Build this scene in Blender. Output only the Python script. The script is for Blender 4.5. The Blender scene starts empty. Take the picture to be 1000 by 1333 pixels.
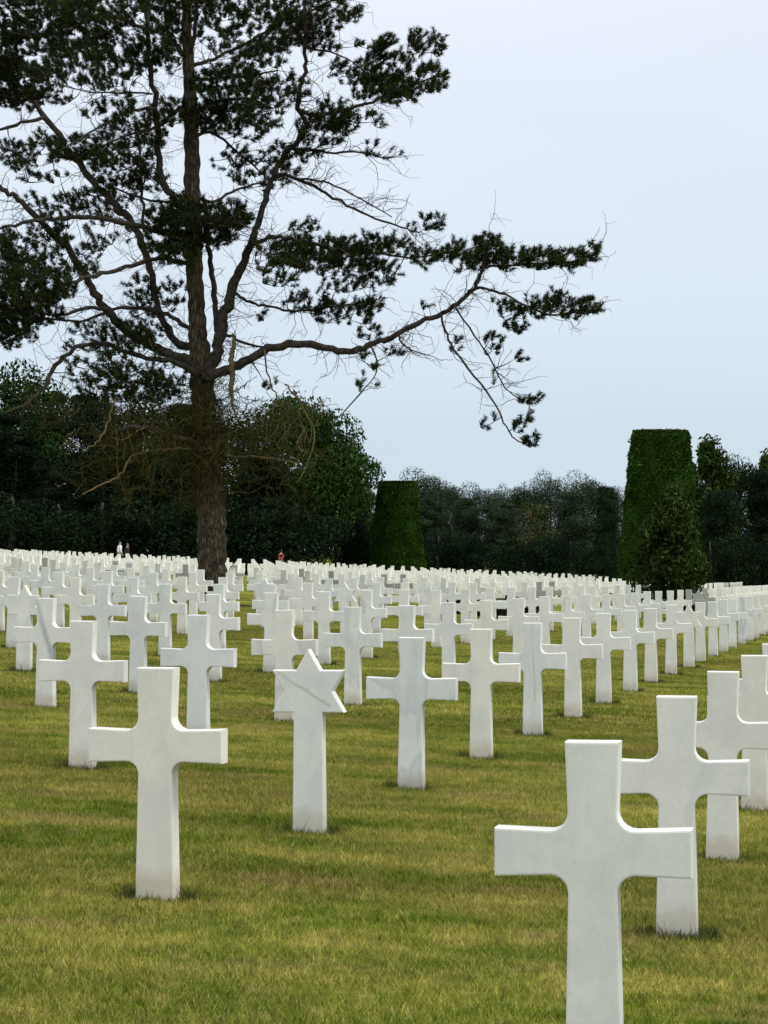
import bpy, bmesh, math, random
import numpy as np
from mathutils import Vector, Matrix, Euler

R = math.radians
SC = bpy.context.scene
COL = SC.collection

# ------------------------------------------------------------------ camera
F = 3.5                                   # focal length / image width
HC = 1.632                                # eye height over the lawn
PITCH = R(0.94)
cam_d = bpy.data.cameras.new('camera')
cam = bpy.data.objects.new('camera', cam_d)
COL.objects.link(cam)
cam_d.sensor_fit = 'HORIZONTAL'
cam_d.sensor_width = 36
cam_d.lens = 36 * F
cam_d.clip_start = 0.3
cam_d.clip_end = 6000
cam.location = (0, 0, HC)
cam.rotation_euler = (R(90) + PITCH, 0, 0)
SC.camera = cam

# ------------------------------------------------------------------ sky and sun (overcast)
SC.view_settings.view_transform = 'Standard'
SC.view_settings.look = 'None'
SC.view_settings.gamma = 1
SC.view_settings.exposure = 0.14
w = bpy.data.worlds.new('World')
SC.world = w
w.use_nodes = True
nt = w.node_tree
nt.nodes.clear()
N = nt.nodes.new
L = nt.links.new
SUN_EL, SUN_AZ = R(48), R(106)            # azimuth clockwise from +Y
out = N('ShaderNodeOutputWorld')
sky = N('ShaderNodeTexSky'); sky.sky_type = 'NISHITA'; sky.sun_disc = False
sky.sun_elevation = SUN_EL; sky.sun_rotation = SUN_AZ
bg1 = N('ShaderNodeBackground'); bg1.inputs[1].default_value = 0.05
L(sky.outputs[0], bg1.inputs[0])
tc = N('ShaderNodeTexCoord')
sep = N('ShaderNodeSeparateXYZ'); L(tc.outputs['Generated'], sep.inputs[0])
ramp = N('ShaderNodeValToRGB')
L(sep.outputs[2], ramp.inputs[0])
cr = ramp.color_ramp
cr.elements[0].position = 0.0; cr.elements[0].color = (0.60, 0.74, 0.83, 1)
cr.elements[1].position = 1.0; cr.elements[1].color = (0.86, 0.85, 0.82, 1)
e = cr.elements.new(0.09); e.color = (0.68, 0.78, 0.88, 1)
e = cr.elements.new(0.20); e.color = (0.74, 0.80, 0.89, 1)
cl = N('ShaderNodeTexNoise'); cl.inputs['Scale'].default_value = 2.2
mp = N('ShaderNodeMapping'); mp.inputs['Scale'].default_value = (1, 1, 5)
L(tc.outputs['Generated'], mp.inputs[0]); L(mp.outputs[0], cl.inputs['Vector'])
cm = N('ShaderNodeMapRange'); cm.inputs[1].default_value = 0.3; cm.inputs[2].default_value = 0.7; cm.inputs[3].default_value = 0.92; cm.inputs[4].default_value = 1.06
L(cl.outputs[0], cm.inputs[0])
zr = N('ShaderNodeMapRange'); zr.inputs[1].default_value = 0.16; zr.inputs[2].default_value = 1.0
zr.inputs[3].default_value = 1.0; zr.inputs[4].default_value = 2.35
L(sep.outputs[2], zr.inputs[0])
mu = N('ShaderNodeMath'); mu.operation = 'MULTIPLY'
L(cm.outputs[0], mu.inputs[0]); L(zr.outputs[0], mu.inputs[1])
bg2 = N('ShaderNodeBackground')
L(ramp.outputs[0], bg2.inputs[0]); L(mu.outputs[0], bg2.inputs[1])
add = N('ShaderNodeMixShader'); add.inputs[0].default_value = 0.93
L(bg1.outputs[0], add.inputs[1]); L(bg2.outputs[0], add.inputs[2])
L(add.outputs[0], out.inputs[0])

sl = bpy.data.lights.new('sun', 'SUN')
sun = bpy.data.objects.new('sun', sl)
COL.objects.link(sun)
sl.energy = 1.5
sl.angle = R(22)
sl.color = (1.0, 0.95, 0.86)
sd = Vector((math.sin(SUN_AZ) * math.cos(SUN_EL), math.cos(SUN_AZ) * math.cos(SUN_EL), math.sin(SUN_EL)))
sun.rotation_euler = sd.to_track_quat('Z', 'Y').to_euler()

# ------------------------------------------------------------------ helpers
SLOPE = 0.0461                            # the lawn falls gently to the right
TH = math.atan(SLOPE)


def ground_z(x, y=0):
    s = 60.0
    return -SLOPE * s * math.tanh(x / s) if abs(x) > 30 else -SLOPE * x * (math.tanh(abs(x) / s + 1e-9) * s / (abs(x) + 1e-9 * s))


CP, SP = math.cos(PITCH), math.sin(PITCH)


def at(px, py, Y):
    """world point seen at photo pixel (px,py) (1000x1333 grid) at world depth Y"""
    u = (px - 500) / 3500.0
    v = (666.5 - py) / 3500.0
    dy = CP - v * SP
    dz = SP + v * CP
    k = Y / dy
    return Vector((u * k, Y, HC + dz * k))


def tag(o, label=None, cat=None, group=None, kind=None):
    if label: o['label'] = label
    if cat: o['category'] = cat
    if group: o['group'] = group
    if kind: o['kind'] = kind
    return o


def mat(name, build, rough=0.8, spec=0.2):
    m = bpy.data.materials.new(name)
    m.use_nodes = True
    nt = m.node_tree
    b = nt.nodes['Principled BSDF']
    b.inputs['Roughness'].default_value = rough
    b.inputs['Specular IOR Level'].default_value = spec
    build(nt, b)
    return m


def noise(nt, scale, detail=4, rough=0.55, vec=None, dist=0.0):
    n = nt.nodes.new('ShaderNodeTexNoise')
    n.inputs['Scale'].default_value = scale
    n.inputs['Detail'].default_value = detail
    n.inputs['Roughness'].default_value = rough
    n.inputs['Distortion'].default_value = dist
    if vec is not None: nt.links.new(vec, n.inputs['Vector'])
    return n.outputs[0]


def ramp_(nt, fac, stops, interp='LINEAR'):
    r = nt.nodes.new('ShaderNodeValToRGB')
    r.color_ramp.interpolation = interp
    el = r.color_ramp.elements
    while len(el) < len(stops): el.new(0.5)
    for q, (p, c) in zip(el, stops):
        q.position = p
        q.color = (c, c, c, 1) if not hasattr(c, '__len__') else (*c, 1)
    nt.links.new(fac, r.inputs[0])
    return r.outputs[0]


def mix(nt, fac, a, b, mode='MIX'):
    n = nt.nodes.new('ShaderNodeMix'); n.data_type = 'RGBA'; n.blend_type = mode
    for s, v in ((0, fac), (6, a), (7, b)):
        if isinstance(v, bpy.types.NodeSocket): nt.links.new(v, n.inputs[s])
        else: n.inputs[s].default_value = v if s == 0 else (*v, 1)
    return n.outputs[2]


def bump(nt, b, h, strength, dist=0.02):
    n = nt.nodes.new('ShaderNodeBump')
    n.inputs['Strength'].default_value = strength
    n.inputs['Distance'].default_value = dist
    nt.links.new(h, n.inputs['Height'])
    nt.links.new(n.outputs[0], b.inputs['Normal'])


def position(nt, scale=(1, 1, 1)):
    g = nt.nodes.new('ShaderNodeNewGeometry')
    m = nt.nodes.new('ShaderNodeMapping')
    m.inputs['Scale'].default_value = scale
    nt.links.new(g.outputs['Position'], m.inputs[0])
    return m.outputs[0]


class MB:
    def __init__(s):
        s.v = []; s.f = []; s.n = 0

    def add(s, verts, faces):
        o = s.n
        s.v.extend(verts); s.n += len(verts)
        s.f.extend([tuple(i + o for i in f) for f in faces])

    def tube(s, pts, rad, sides=6, cap=True):
        n = len(pts)
        pts = [Vector(p) for p in pts]
        up = None
        rings = []
        for i in range(n):
            t = (pts[min(i + 1, n - 1)] - pts[max(i - 1, 0)])
            if t.length < 1e-9: t = Vector((0, 0, 1))
            t.normalize()
            if up is None:
                up = t.orthogonal().normalized()
            else:
                up = (up - t * up.dot(t))
                up = up.normalized() if up.length > 1e-6 else t.orthogonal().normalized()
            bi = t.cross(up)
            r = rad[i] if hasattr(rad, '__len__') else rad
            rings.append([pts[i] + (up * math.cos(a) + bi * math.sin(a)) * r
                          for a in (2 * math.pi * k / sides for k in range(sides))])
        o = s.n
        for rg in rings: s.v.extend([tuple(p) for p in rg])
        s.n += n * sides
        for i in range(n - 1):
            for k in range(sides):
                k2 = (k + 1) % sides
                s.f.append((o + i * sides + k, o + i * sides + k2, o + (i + 1) * sides + k2, o + (i + 1) * sides + k))
        if cap:
            s.f.append(tuple(o + k for k in range(sides))[::-1])
            s.f.append(tuple(o + (n - 1) * sides + k for k in range(sides)))

    def mesh(s, name, m, smooth=False):
        me = bpy.data.meshes.new(name)
        me.from_pydata(s.v, [], s.f)
        if m: me.materials.append(m)
        if smooth: me.polygons.foreach_set('use_smooth', [True] * len(me.polygons))
        me.update()
        return me

    def build(s, name, m, parent=None, smooth=False):
        o = bpy.data.objects.new(name, s.mesh(name, m, smooth))
        COL.objects.link(o)
        if parent: o.parent = parent
        return o


def tri_mesh(name, V, m, per=3):
    """many separate faces of `per` corners from an (n*per,3) array"""
    V = np.asarray(V, dtype=np.float32).reshape(-1, 3)
    nf = len(V) // per
    me = bpy.data.meshes.new(name)
    me.vertices.add(len(V)); me.vertices.foreach_set('co', V.ravel())
    me.loops.add(nf * per); me.loops.foreach_set('vertex_index', np.arange(nf * per, dtype=np.int32))
    me.polygons.add(nf); me.polygons.foreach_set('loop_start', np.arange(0, nf * per, per, dtype=np.int32))
    me.update(calc_edges=True)
    if m: me.materials.append(m)
    return me


def link(name, me, parent=None):
    o = bpy.data.objects.new(name, me)
    COL.objects.link(o)
    if parent: o.parent = parent
    return o


def empty(name, loc):
    o = bpy.data.objects.new(name, None)
    COL.objects.link(o)
    o.location = loc
    o.empty_display_size = 0.3
    return o


def crom(P, k=6):
    """Catmull-Rom through rows of P (n,m)"""
    P = np.asarray(P, float)
    n = len(P)
    res = []
    for i in range(n - 1):
        p0, p1, p2, p3 = P[max(i - 1, 0)], P[i], P[i + 1], P[min(i + 2, n - 1)]
        for t in np.linspace(0, 1, k, endpoint=False):
            res.append(0.5 * ((2 * p1) + (-p0 + p2) * t + (2 * p0 - 5 * p1 + 4 * p2 - p3) * t * t + (-p0 + 3 * p1 - 3 * p2 + p3) * t ** 3))
    res.append(P[-1])
    return np.array(res)


# ------------------------------------------------------------------ materials
def lawn_colour(nt):
    """one colour field over the lawn, used by the soil sheet and by the blades"""
    p = position(nt, (1, 1, 0))
    fine = noise(nt, 17, 4, 0.65, p)
    a = noise(nt, 1.1, 5, 0.6, p)                  # patches about a metre wide
    b = noise(nt, 5.5, 4, 0.6, p)
    c = noise(nt, 0.16, 3, 0.5, p)
    ps = position(nt, (0.45, 1.6, 0))
    d = noise(nt, 0.75, 4, 0.65, ps)                # mowing streaks across
    col = ramp_(nt, a, [(0.36, (0.054, 0.105, 0.008)), (0.5, (0.150, 0.195, 0.018)), (0.61, (0.38, 0.335, 0.080))])
    col2 = ramp_(nt, b, [(0.33, (0.060, 0.112, 0.009)), (0.52, (0.168, 0.205, 0.022)), (0.64, (0.46, 0.385, 0.125))])
    col = mix(nt, 0.45, col, col2)
    st = ramp_(nt, d, [(0.40, 0.0), (0.60, 1.0)])
    col = mix(nt, st, mix(nt, 0.35, col, (0.050, 0.105, 0.005)), mix(nt, 0.4, col, (0.35, 0.305, 0.085)))
    br = ramp_(nt, noise(nt, 0.9, 5, 0.65, position(nt, (0.7, 1.3, 1))), [(0.57, 0.0), (0.64, 0.5)])
    col = mix(nt, br, col, (0.27, 0.195, 0.085))
    col = mix(nt, 1.0, col, ramp_(nt, fine, [(0.34, (0.62, 0.70, 0.6)), (0.5, (1.0, 1.0, 1.0)), (0.62, (1.5, 1.36, 1.6))]), 'MULTIPLY')
    cc = ramp_(nt, c, [(0.38, 0.72), (0.62, 1.15)])
    return mix(nt, 1.0, col, cc, 'MULTIPLY')


def b_lawn(nt, b):
    base = lawn_colour(nt)
    p = position(nt, (1, 1, 1))
    f = noise(nt, 38, 5, 0.7, p)
    k = ramp_(nt, f, [(0.3, 0.35), (0.7, 1.05)])
    nt.links.new(mix(nt, 1.0, base, k, 'MULTIPLY'), b.inputs['Base Color'])
    bump(nt, b, f, 0.9, 0.03)


def b_blade(nt, b):
    base = lawn_colour(nt)
    oi = nt.nodes.new('ShaderNodeNewGeometry')
    r = ramp_(nt, oi.outputs['Random Per Island'], [(0.0, 0.75), (0.7, 1.25), (0.86, 1.4), (1.0, 1.7)])
    base = mix(nt, 1.0, base, r, 'MULTIPLY')
    dry = ramp_(nt, oi.outputs['Random Per Island'], [(0.84, 0.0), (0.88, 0.55)])
    base = mix(nt, dry, base, (0.30, 0.25, 0.11))
    nt.links.new(base, b.inputs['Base Color'])


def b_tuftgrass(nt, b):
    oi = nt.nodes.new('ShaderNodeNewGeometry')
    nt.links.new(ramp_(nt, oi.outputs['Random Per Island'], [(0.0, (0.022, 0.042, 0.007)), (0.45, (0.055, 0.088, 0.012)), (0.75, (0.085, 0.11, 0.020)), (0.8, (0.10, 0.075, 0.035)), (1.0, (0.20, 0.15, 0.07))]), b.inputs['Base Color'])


def b_marble(nt, b, line=None, veins=1.0):
    oi = nt.nodes.new('ShaderNodeObjectInfo')
    tc = nt.nodes.new('ShaderNodeTexCoord')
    g = nt.nodes.new('ShaderNodeNewGeometry')
    ad = nt.nodes.new('ShaderNodeVectorMath'); ad.operation = 'MULTIPLY_ADD'
    cmb = nt.nodes.new('ShaderNodeCombineXYZ')
    for q in range(3): nt.links.new(oi.outputs['Random'], cmb.inputs[q])
    nt.links.new(cmb.outputs[0], ad.inputs[0]); ad.inputs[1].default_value = (37, 53, 71)
    nt.links.new(tc.outputs['Object'], ad.inputs[2])
    v = ad.outputs[0]
    base = (0.75, 0.74, 0.695)
    # broad clouding
    n1 = noise(nt, 3.0, 5, 0.6, v, 0.6)
    c = mix(nt, ramp_(nt, n1, [(0.42, 0.0), (0.70, 1.0)]), base, (0.64, 0.645, 0.62))
    # long diagonal veins
    mp = nt.nodes.new('ShaderNodeMapping'); mp.inputs['Rotation'].default_value = (0.2, R(38), 0.3); mp.inputs['Scale'].default_value = (1.6, 1.6, 0.5)
    nt.links.new(v, mp.inputs[0])
    n2 = noise(nt, 1.0, 4, 0.55, mp.outputs[0], 0.5)
    vein = ramp_(nt, n2, [(0.44, 0.0), (0.50, 1.0), (0.512, 0.0)])
    vs = nt.nodes.new('ShaderNodeMath'); vs.operation = 'MULTIPLY'
    nt.links.new(vein, vs.inputs[0])
    nt.links.new(ramp_(nt, oi.outputs['Random'], [(0.2, 0.06 * veins), (0.6, 0.30 * veins), (0.95, 0.75 * veins)]), vs.inputs[1])
    c = mix(nt, vs.outputs[0], c, (0.47, 0.50, 0.52))
    if line:
        x0, z0, x1, z1, wd, tone = line
        so = nt.nodes.new('ShaderNodeSeparateXYZ'); nt.links.new(tc.outputs['Object'], so.inputs[0])
        ll = math.hypot(x1 - x0, z1 - z0); nx_, nz_ = -(z1 - z0) / ll, (x1 - x0) / ll
        def ma(op, a_, b_):
            q_ = nt.nodes.new('ShaderNodeMath'); q_.operation = op
            for k_, v_ in ((0, a_), (1, b_)):
                if isinstance(v_, bpy.types.NodeSocket): nt.links.new(v_, q_.inputs[k_])
                elif v_ is not None: q_.inputs[k_].default_value = v_
            return q_.outputs[0]
        dd_ = ma('ADD', ma('MULTIPLY', ma('SUBTRACT', so.outputs[0], x0), nx_), ma('MULTIPLY', ma('SUBTRACT', so.outputs[2], z0), nz_))
        wob_ = ma('MULTIPLY', ma('SUBTRACT', noise(nt, 7, 4, 0.6, v), 0.5), 0.06)
        dd_ = ma('ABSOLUTE', ma('ADD', dd_, wob_), None)
        al_ = ma('ADD', ma('MULTIPLY', ma('SUBTRACT', so.outputs[0], x0), -nz_ * -1), ma('MULTIPLY', ma('SUBTRACT', so.outputs[2], z0), -nx_))
        inside = ramp_(nt, ma('DIVIDE', al_, ll), [(0.0, 0.35), (0.5, 1.0), (0.97, 1.0), (1.0, 0.0)])
        core_ = ramp_(nt, ma('DIVIDE', dd_, wd), [(0.0, 1.0), (1.0, 0.0)])
        c = mix(nt, ma('MULTIPLY', core_, inside), c, tone)
    n6 = noise(nt, 14, 6, 0.75, v, 0.4)
    c = mix(nt, ramp_(nt, n6, [(0.40, 0.22), (0.56, 0.0)]), c, (0.56, 0.56, 0.53))
    # lichen speckle
    n3 = noise(nt, 60, 3, 0.7, v)
    c = mix(nt, ramp_(nt, n3, [(0.58, 0.0), (0.70, 0.4)]), c, (0.52, 0.52, 0.47))
    # soil splashed on the foot
    sp = nt.nodes.new('ShaderNodeSeparateXYZ'); nt.links.new(tc.outputs['Object'], sp.inputs[0])
    n4 = noise(nt, 11, 5, 0.7, v)
    am = nt.nodes.new('ShaderNodeMath'); am.operation = 'MULTIPLY_ADD'
    nt.links.new(n4, am.inputs[0]); am.inputs[1].default_value = -0.16
    nt.links.new(sp.outputs[2], am.inputs[2])
    c = mix(nt, ramp_(nt, am.outputs[0], [(0.0, 0.5), (0.09, 0.0)]), c, (0.42, 0.36, 0.25))
    # thin green-brown weather streaks running down
    ms = nt.nodes.new('ShaderNodeMapping'); ms.inputs['Scale'].default_value = (14, 14, 0.8)
    nt.links.new(v, ms.inputs[0])
    n5 = noise(nt, 1.0, 4, 0.6, ms.outputs[0])
    c = mix(nt, ramp_(nt, n5, [(0.60, 0.0), (0.78, 0.30)]), c, (0.58, 0.55, 0.45))
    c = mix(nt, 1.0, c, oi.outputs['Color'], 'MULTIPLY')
    nt.links.new(c, b.inputs['Base Color'])
    bump(nt, b, noise(nt, 90, 4, 0.7, v), 0.12, 0.003)


def b_bark(nt, b):
    tc = nt.nodes.new('ShaderNodeTexCoord')
    mp = nt.nodes.new('ShaderNodeMapping'); mp.inputs['Scale'].default_value = (5, 5, 1.0)
    nt.links.new(tc.outputs['Object'], mp.inputs[0])
    a = noise(nt, 2.4, 6, 0.65, mp.outputs[0], 0.5)
    vo = nt.nodes.new('ShaderNodeTexVoronoi'); vo.feature = 'DISTANCE_TO_EDGE'; vo.inputs['Scale'].default_value = 2.6
    mv = nt.nodes.new('ShaderNodeMapping'); mv.inputs['Scale'].default_value = (4.4, 4.4, 1.0)
    nt.links.new(tc.outputs['Object'], mv.inputs[0]); nt.links.new(mv.outputs[0], vo.inputs['Vector'])
    cr_ = ramp_(nt, vo.outputs[0], [(0.0, 0.25), (0.22, 1.0)])
    c = ramp_(nt, a, [(0.3, (0.035, 0.028, 0.019)), (0.55, (0.105, 0.084, 0.056)), (0.75, (0.18, 0.145, 0.10))])
    c = mix(nt, 1.0, c, cr_, 'MULTIPLY')
    m = noise(nt, 0.8, 5, 0.6, tc.outputs['Object'])
    c = mix(nt, ramp_(nt, m, [(0.50, 0.0), (0.68, 0.55)]), c, (0.085, 0.075, 0.022))
    nt.links.new(c, b.inputs['Base Color'])
    h = mix(nt, 0.5, a, cr_)
    bump(nt, b, h, 1.0, 0.06)


def b_branch(nt, b):
    tc = nt.nodes.new('ShaderNodeTexCoord')
    a = noise(nt, 7, 5, 0.6, tc.outputs['Object'])
    nt.links.new(ramp_(nt, a, [(0.35, (0.022, 0.018, 0.015)), (0.65, (0.072, 0.058, 0.048))]), b.inputs['Base Color'])
    bump(nt, b, a, 0.8, 0.02)


def leafy(stops, rough=0.6, patch=None):
    def f(nt, b):
        g = nt.nodes.new('ShaderNodeNewGeometry')
        c = ramp_(nt, g.outputs['Random Per Island'], stops)
        tc = nt.nodes.new('ShaderNodeTexCoord')
        n = noise(nt, 0.55 if patch is None else patch, 3, 0.6, tc.outputs['Object'])
        c = mix(nt, 1.0, c, ramp_(nt, n, [(0.35, 0.6), (0.65, 1.35)]), 'MULTIPLY')
        oi = nt.nodes.new('ShaderNodeObjectInfo')
        c = mix(nt, 1.0, c, oi.outputs['Color'], 'MULTIPLY')
        nt.links.new(c, b.inputs['Base Color'])
    return f


def flat(col, s=8, amt=0.3):
    def f(nt, b):
        tc = nt.nodes.new('ShaderNodeTexCoord')
        n = noise(nt, s, 4, 0.6, tc.outputs['Object'])
        nt.links.new(ramp_(nt, n, [(0.3, tuple(q * (1 - amt) for q in col)), (0.7, tuple(q * (1 + amt) for q in col))]), b.inputs['Base Color'])
    return f


M = dict(
    lawn=mat('lawn', b_lawn, 1.0, 0.0),
    blade=mat('grass_blade', b_blade, 1.0, 0.0),
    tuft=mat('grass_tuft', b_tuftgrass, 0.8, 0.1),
    marble=mat('white_marble', b_marble, 0.55, 0.35),
    bark=mat('pine_bark', b_bark, 0.9, 0.1),
    branch=mat('branch_bark', b_branch, 0.9, 0.1),
    needle=mat('pine_needles', leafy([(0.0, (0.008, 0.015, 0.006)), (0.6, (0.018, 0.030, 0.009)), (0.9, (0.042, 0.062, 0.015)), (1.0, (0.11, 0.085, 0.028))]), 1.0, 0.03),
    moss=mat('mossy_twigs', flat((0.046, 0.044, 0.013), 3, 0.6), 0.95, 0.05),
    pale=mat('dead_wood', flat((0.13, 0.10, 0.05), 6, 0.4), 0.9, 0.1),
    yew=mat('clipped_yew', leafy([(0.0, (0.012, 0.032, 0.004)), (0.6, (0.021, 0.052, 0.006)), (1.0, (0.042, 0.085, 0.010))], patch=0.9), 1.0, 0.03),
    oak=mat('broad_leaves', leafy([(0.0, (0.008, 0.020, 0.006)), (0.6, (0.020, 0.042, 0.010)), (1.0, (0.048, 0.085, 0.018))]), 1.0, 0.03),
    fir=mat('dark_conifer', leafy([(0.0, (0.007, 0.015, 0.008)), (0.7, (0.017, 0.031, 0.015)), (1.0, (0.034, 0.050, 0.024))]), 1.0, 0.03),
    soft=mat('feathery_leaves', leafy([(0.0, (0.012, 0.024, 0.006)), (0.6, (0.028, 0.050, 0.011)), (1.0, (0.060, 0.088, 0.022))]), 1.0, 0.03),
    brush=mat('brown_brush', leafy([(0.0, (0.010, 0.012, 0.006)), (0.6, (0.026, 0.027, 0.010)), (1.0, (0.065, 0.055, 0.020))]), 1.0, 0.03),
    foot_ring=mat('dark_ground', flat((0.035, 0.027, 0.014), 6, 0.5), 0.95, 0.05),
)

# ------------------------------------------------------------------ ground
xs = [-1500, -900, -500, -300, -200, -140, -100] + list(range(-80, 81, 4)) + [100, 140, 200, 300, 500, 900, 1500]
ys = [-60, -20, 0] + list(range(6, 200, 6)) + [220, 260, 320, 420, 600, 900, 1500, 3000]
g = MB()
g.v = [(x, y, ground_z(x)) for y in ys for x in xs]; g.n = len(g.v)
nx = len(xs)
g.f = [(j * nx + i, j * nx + i + 1, (j + 1) * nx + i + 1, (j + 1) * nx + i) for j in range(len(ys) - 1) for i in range(nx - 1)]
tag(g.build('ground', M['lawn'], smooth=True), kind='structure')

# ------------------------------------------------------------------ headstone lattice
H = 1.07
CQ = (0.00331427, 0.00086459, -0.00011757)
CX = (-0.97235498, 0.56925582, 2.19322204)
ANG = -R(10.7)                            # the faces look slightly to the left of the camera


def lattice(i, j):
    q = CQ[0] + CQ[1] * i + CQ[2] * j
    X = CX[0] + CX[1] * i + CX[2] * j
    return X * H, 3500 * q * H


def outline_cross(rf=0.055):
    """front outline, z from 0 at grass to H, one half, then mirrored"""
    wt, wj, wb = 0.083, 0.0745, 0.086    # half widths of the stem (in H)
    za_t, za_b = 0.732, 0.598             # arm top and underside at the junction
    ae = 0.298                            # arm half span
    pts = [(wt, 1.0)]
    def arc(cx, cz, a0, a1, n=6):
        return [(cx + rf * math.cos(a), cz + rf * math.sin(a)) for a in np.linspace(a0, a1, n)]
    pts += arc(wj + rf, za_t + rf, math.pi, 1.5 * math.pi)
    pts += [(ae, za_t + 0.006), (ae, za_b - 0.006)]
    pts += arc(wj + rf, za_b - rf, 0.5 * math.pi, math.pi)
    pts += [(wb, 0.0), (wb + 0.004, -0.14)]
    full = pts + [(-x, z) for x, z in reversed(pts)]
    return [(x * H, z * H) for x, z in full]


def outline_star():
    Rr = 0.228
    cz = 1.0 - Rr
    wj, wb = 0.079, 0.086
    tips = [(0, cz + Rr)]
    pts = []
    r2 = Rr / math.sqrt(3)
    for k in range(6):
        a = R(90 - 60 * k)
        b = R(60 - 60 * k)
        pts.append((Rr * math.cos(a), cz + Rr * math.sin(a)))
        pts.append((r2 * math.cos(b), cz + r2 * math.sin(b)))
    # pts order: top, inner, right-up tip, inner, right-low tip, inner, bottom tip ...
    right = pts[:5]
    zlow = right[4][1]
    right = [(x, z) for x, z in right] + [(wj, zlow), (wb, 0.0), (wb + 0.004, -0.14)]
    full = right + [(-x, z) for x, z in reversed(right[1:])]
    return [(x * H, z * H) for x, z in full]


def slab(name, outline, t, bev=0.007):
    bm = bmesh.new()
    vs = [bm.verts.new((x, -t / 2, z)) for x, z in outline]
    f = bm.faces.new(vs)
    bm.normal_update()
    r = bmesh.ops.extrude_face_region(bm, geom=[f])
    bmesh.ops.translate(bm, vec=(0, t, 0), verts=[q for q in r['geom'] if isinstance(q, bmesh.types.BMVert)])
    bmesh.ops.recalc_face_normals(bm, faces=bm.faces)
    if bev:
        ed = [q for q in bm.edges if abs(q.verts[0].co.y - q.verts[1].co.y) < 1e-6]
        bmesh.ops.bevel(bm, geom=ed, offset=bev, segments=2, affect='EDGES', profile=0.6, clamp_overlap=True)
    me = bpy.data.meshes.new(name)
    bm.to_mesh(me); bm.free()
    me.materials.append(M['marble'])
    return me


TK = 0.115
cross_me = slab('marble_cross', outline_cross(), TK)
star_me = slab('marble_star', outline_star(), TK)
M['marble_star'] = mat('star_marble', lambda nt, b: b_marble(nt, b, (-.20 * H, .895 * H, .13 * H, .69 * H, .014, (.50, .49, .45))), 0.55, 0.35)
M['marble_vein'] = mat('veined_marble', lambda nt, b: b_marble(nt, b, (-.09 * H, 1.0 * H, .085 * H, .42 * H, .04, (.36, .385, .40))), 0.55, 0.35)
M['marble_plain'] = mat('plain_marble', lambda nt, b: b_marble(nt, b, None, 0.2), 0.55, 0.35)
M['marble_rust'] = mat('rust_veined_marble', lambda nt, b: b_marble(nt, b, (-.0 * H, .93 * H, .03 * H, .30 * H, .012, (.56, .50, .40))), 0.55, 0.35)
cross_far = slab('marble_cross_far', outline_cross(), TK, 0)

TREE = at(276, 740, 78); TREE_XY = (TREE.x, 78.0)
YEW_R = ((860 - 500) / 3500 * 135, 135.0)
YEW_L = ((517.5 - 500) / 3500 * 190, 190.0)
SMALL = ((874 - 500) / 3500 * 88, 88.0)
BR_A = ((556 - 500) / 3500 * 84, 84.0)
BR_B = ((700 - 500) / 3500 * 75, 75.0)
clear = [(TREE_XY, 1.5), (YEW_R, 3.4), (YEW_L, 3.2), (SMALL, 0.9)]


def seg_d(p, a, b):
    a, b, p = Vector(a), Vector(b), Vector(p)
    t = max(0, min(1, (p - a).dot(b - a) / (b - a).length_squared))
    return (a + (b - a) * t - p).length


STARS = {(1, 0), (6, -3)}
for sx, st in ((343, 752), (452, 760), (895, 787), (905, 766)):      # star stones read off the photograph
    best = None
    for i in range(8, 26):
        for j in range(-14, 6):
            x, y = lattice(i, j)
            hh = 3500 * H / y
            px = 500 + 3500 * x / y
            py = 724.1 + 0.0461 * (px - 500) + 0.525 * hh
            d = abs(px - sx) + 2 * abs(py - st)
            if best is None or d < best[0]: best = (d, (i, j))
    STARS.add(best[1])

rnd = random.Random(5)
cells = []
for i in range(-1, 60):
    for j in range(-40, 12):
        x, y = lattice(i, j)
        if y < 6 or y > 172: continue
        if abs(x / y) > 0.143 + 0.34 * H / y * 0.62 + 0.002: continue
        if any(math.hypot(x - c[0], y - c[1]) < r for c, r in clear): continue
        if seg_d((x, y), BR_A, BR_B) < 0.75: continue
        cells.append((y, i, j, x))
cells.sort()
ORD = ['first', 'second', 'third', 'fourth', 'fifth', 'sixth', 'seventh', 'eighth', 'ninth', 'tenth', 'eleventh', 'twelfth',
       'thirteenth', 'fourteenth', 'fifteenth', 'sixteenth', 'seventeenth', 'eighteenth', 'nineteenth', 'twentieth']
FILES = {1: (-1, 'begins with the nearest cross'),
         0: (0, 'begins with the left foreground cross'),
         -1: (2, 'begins behind the left foreground cross'),
         -2: (4, 'begins with the dark-veined cross'),
         -3: (6, 'begins with the leftmost star marker'),
         -4: (8, 'begins at the edge behind the leftmost star')}
SPECIAL = {
    (-1, 1): 'nearest and largest white marble cross, its foot below the bottom of the picture',
    (0, 0): 'clean warm white marble cross standing alone in the left foreground of the lawn',
    (0, 1): 'white marble cross with long tufts at its foot, directly behind the nearest cross',
    (1, 1): 'white marble cross second behind the nearest cross, beside the right edge',
    (2, 1): 'white marble cross cut off by the right edge, third behind the nearest cross',
    (2, -1): 'bluish veined white cross with dirty foot, just left behind the left foreground cross',
    (3, -1): 'white marble cross right behind the left foreground cross, its foot hidden by the arms',
    (4, -2): 'white marble cross with a broad dark diagonal vein, near the left edge',
    (2, 0): 'bluish white cross with a curved brown mark at its foot, next behind the star',
    (3, 0): 'plain cream white cross, second behind the large star in its file',
    (4, 0): 'white cross with a rusty vein down its stem, third behind the large star',
}
STARLAB = {(1, 0): 'largest star-topped marble marker with a dark vein across it, in the near lawn',
           (6, -3): 'star-topped white marble marker at the far left edge behind the veined cross'}
tints = [(1.0, 1.0, 1.0), (1.0, 0.985, 0.94), (0.95, 0.985, 1.0), (0.975, 0.985, 0.985), (1.0, 0.99, 0.965), (0.93, 0.96, 0.98)]
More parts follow.
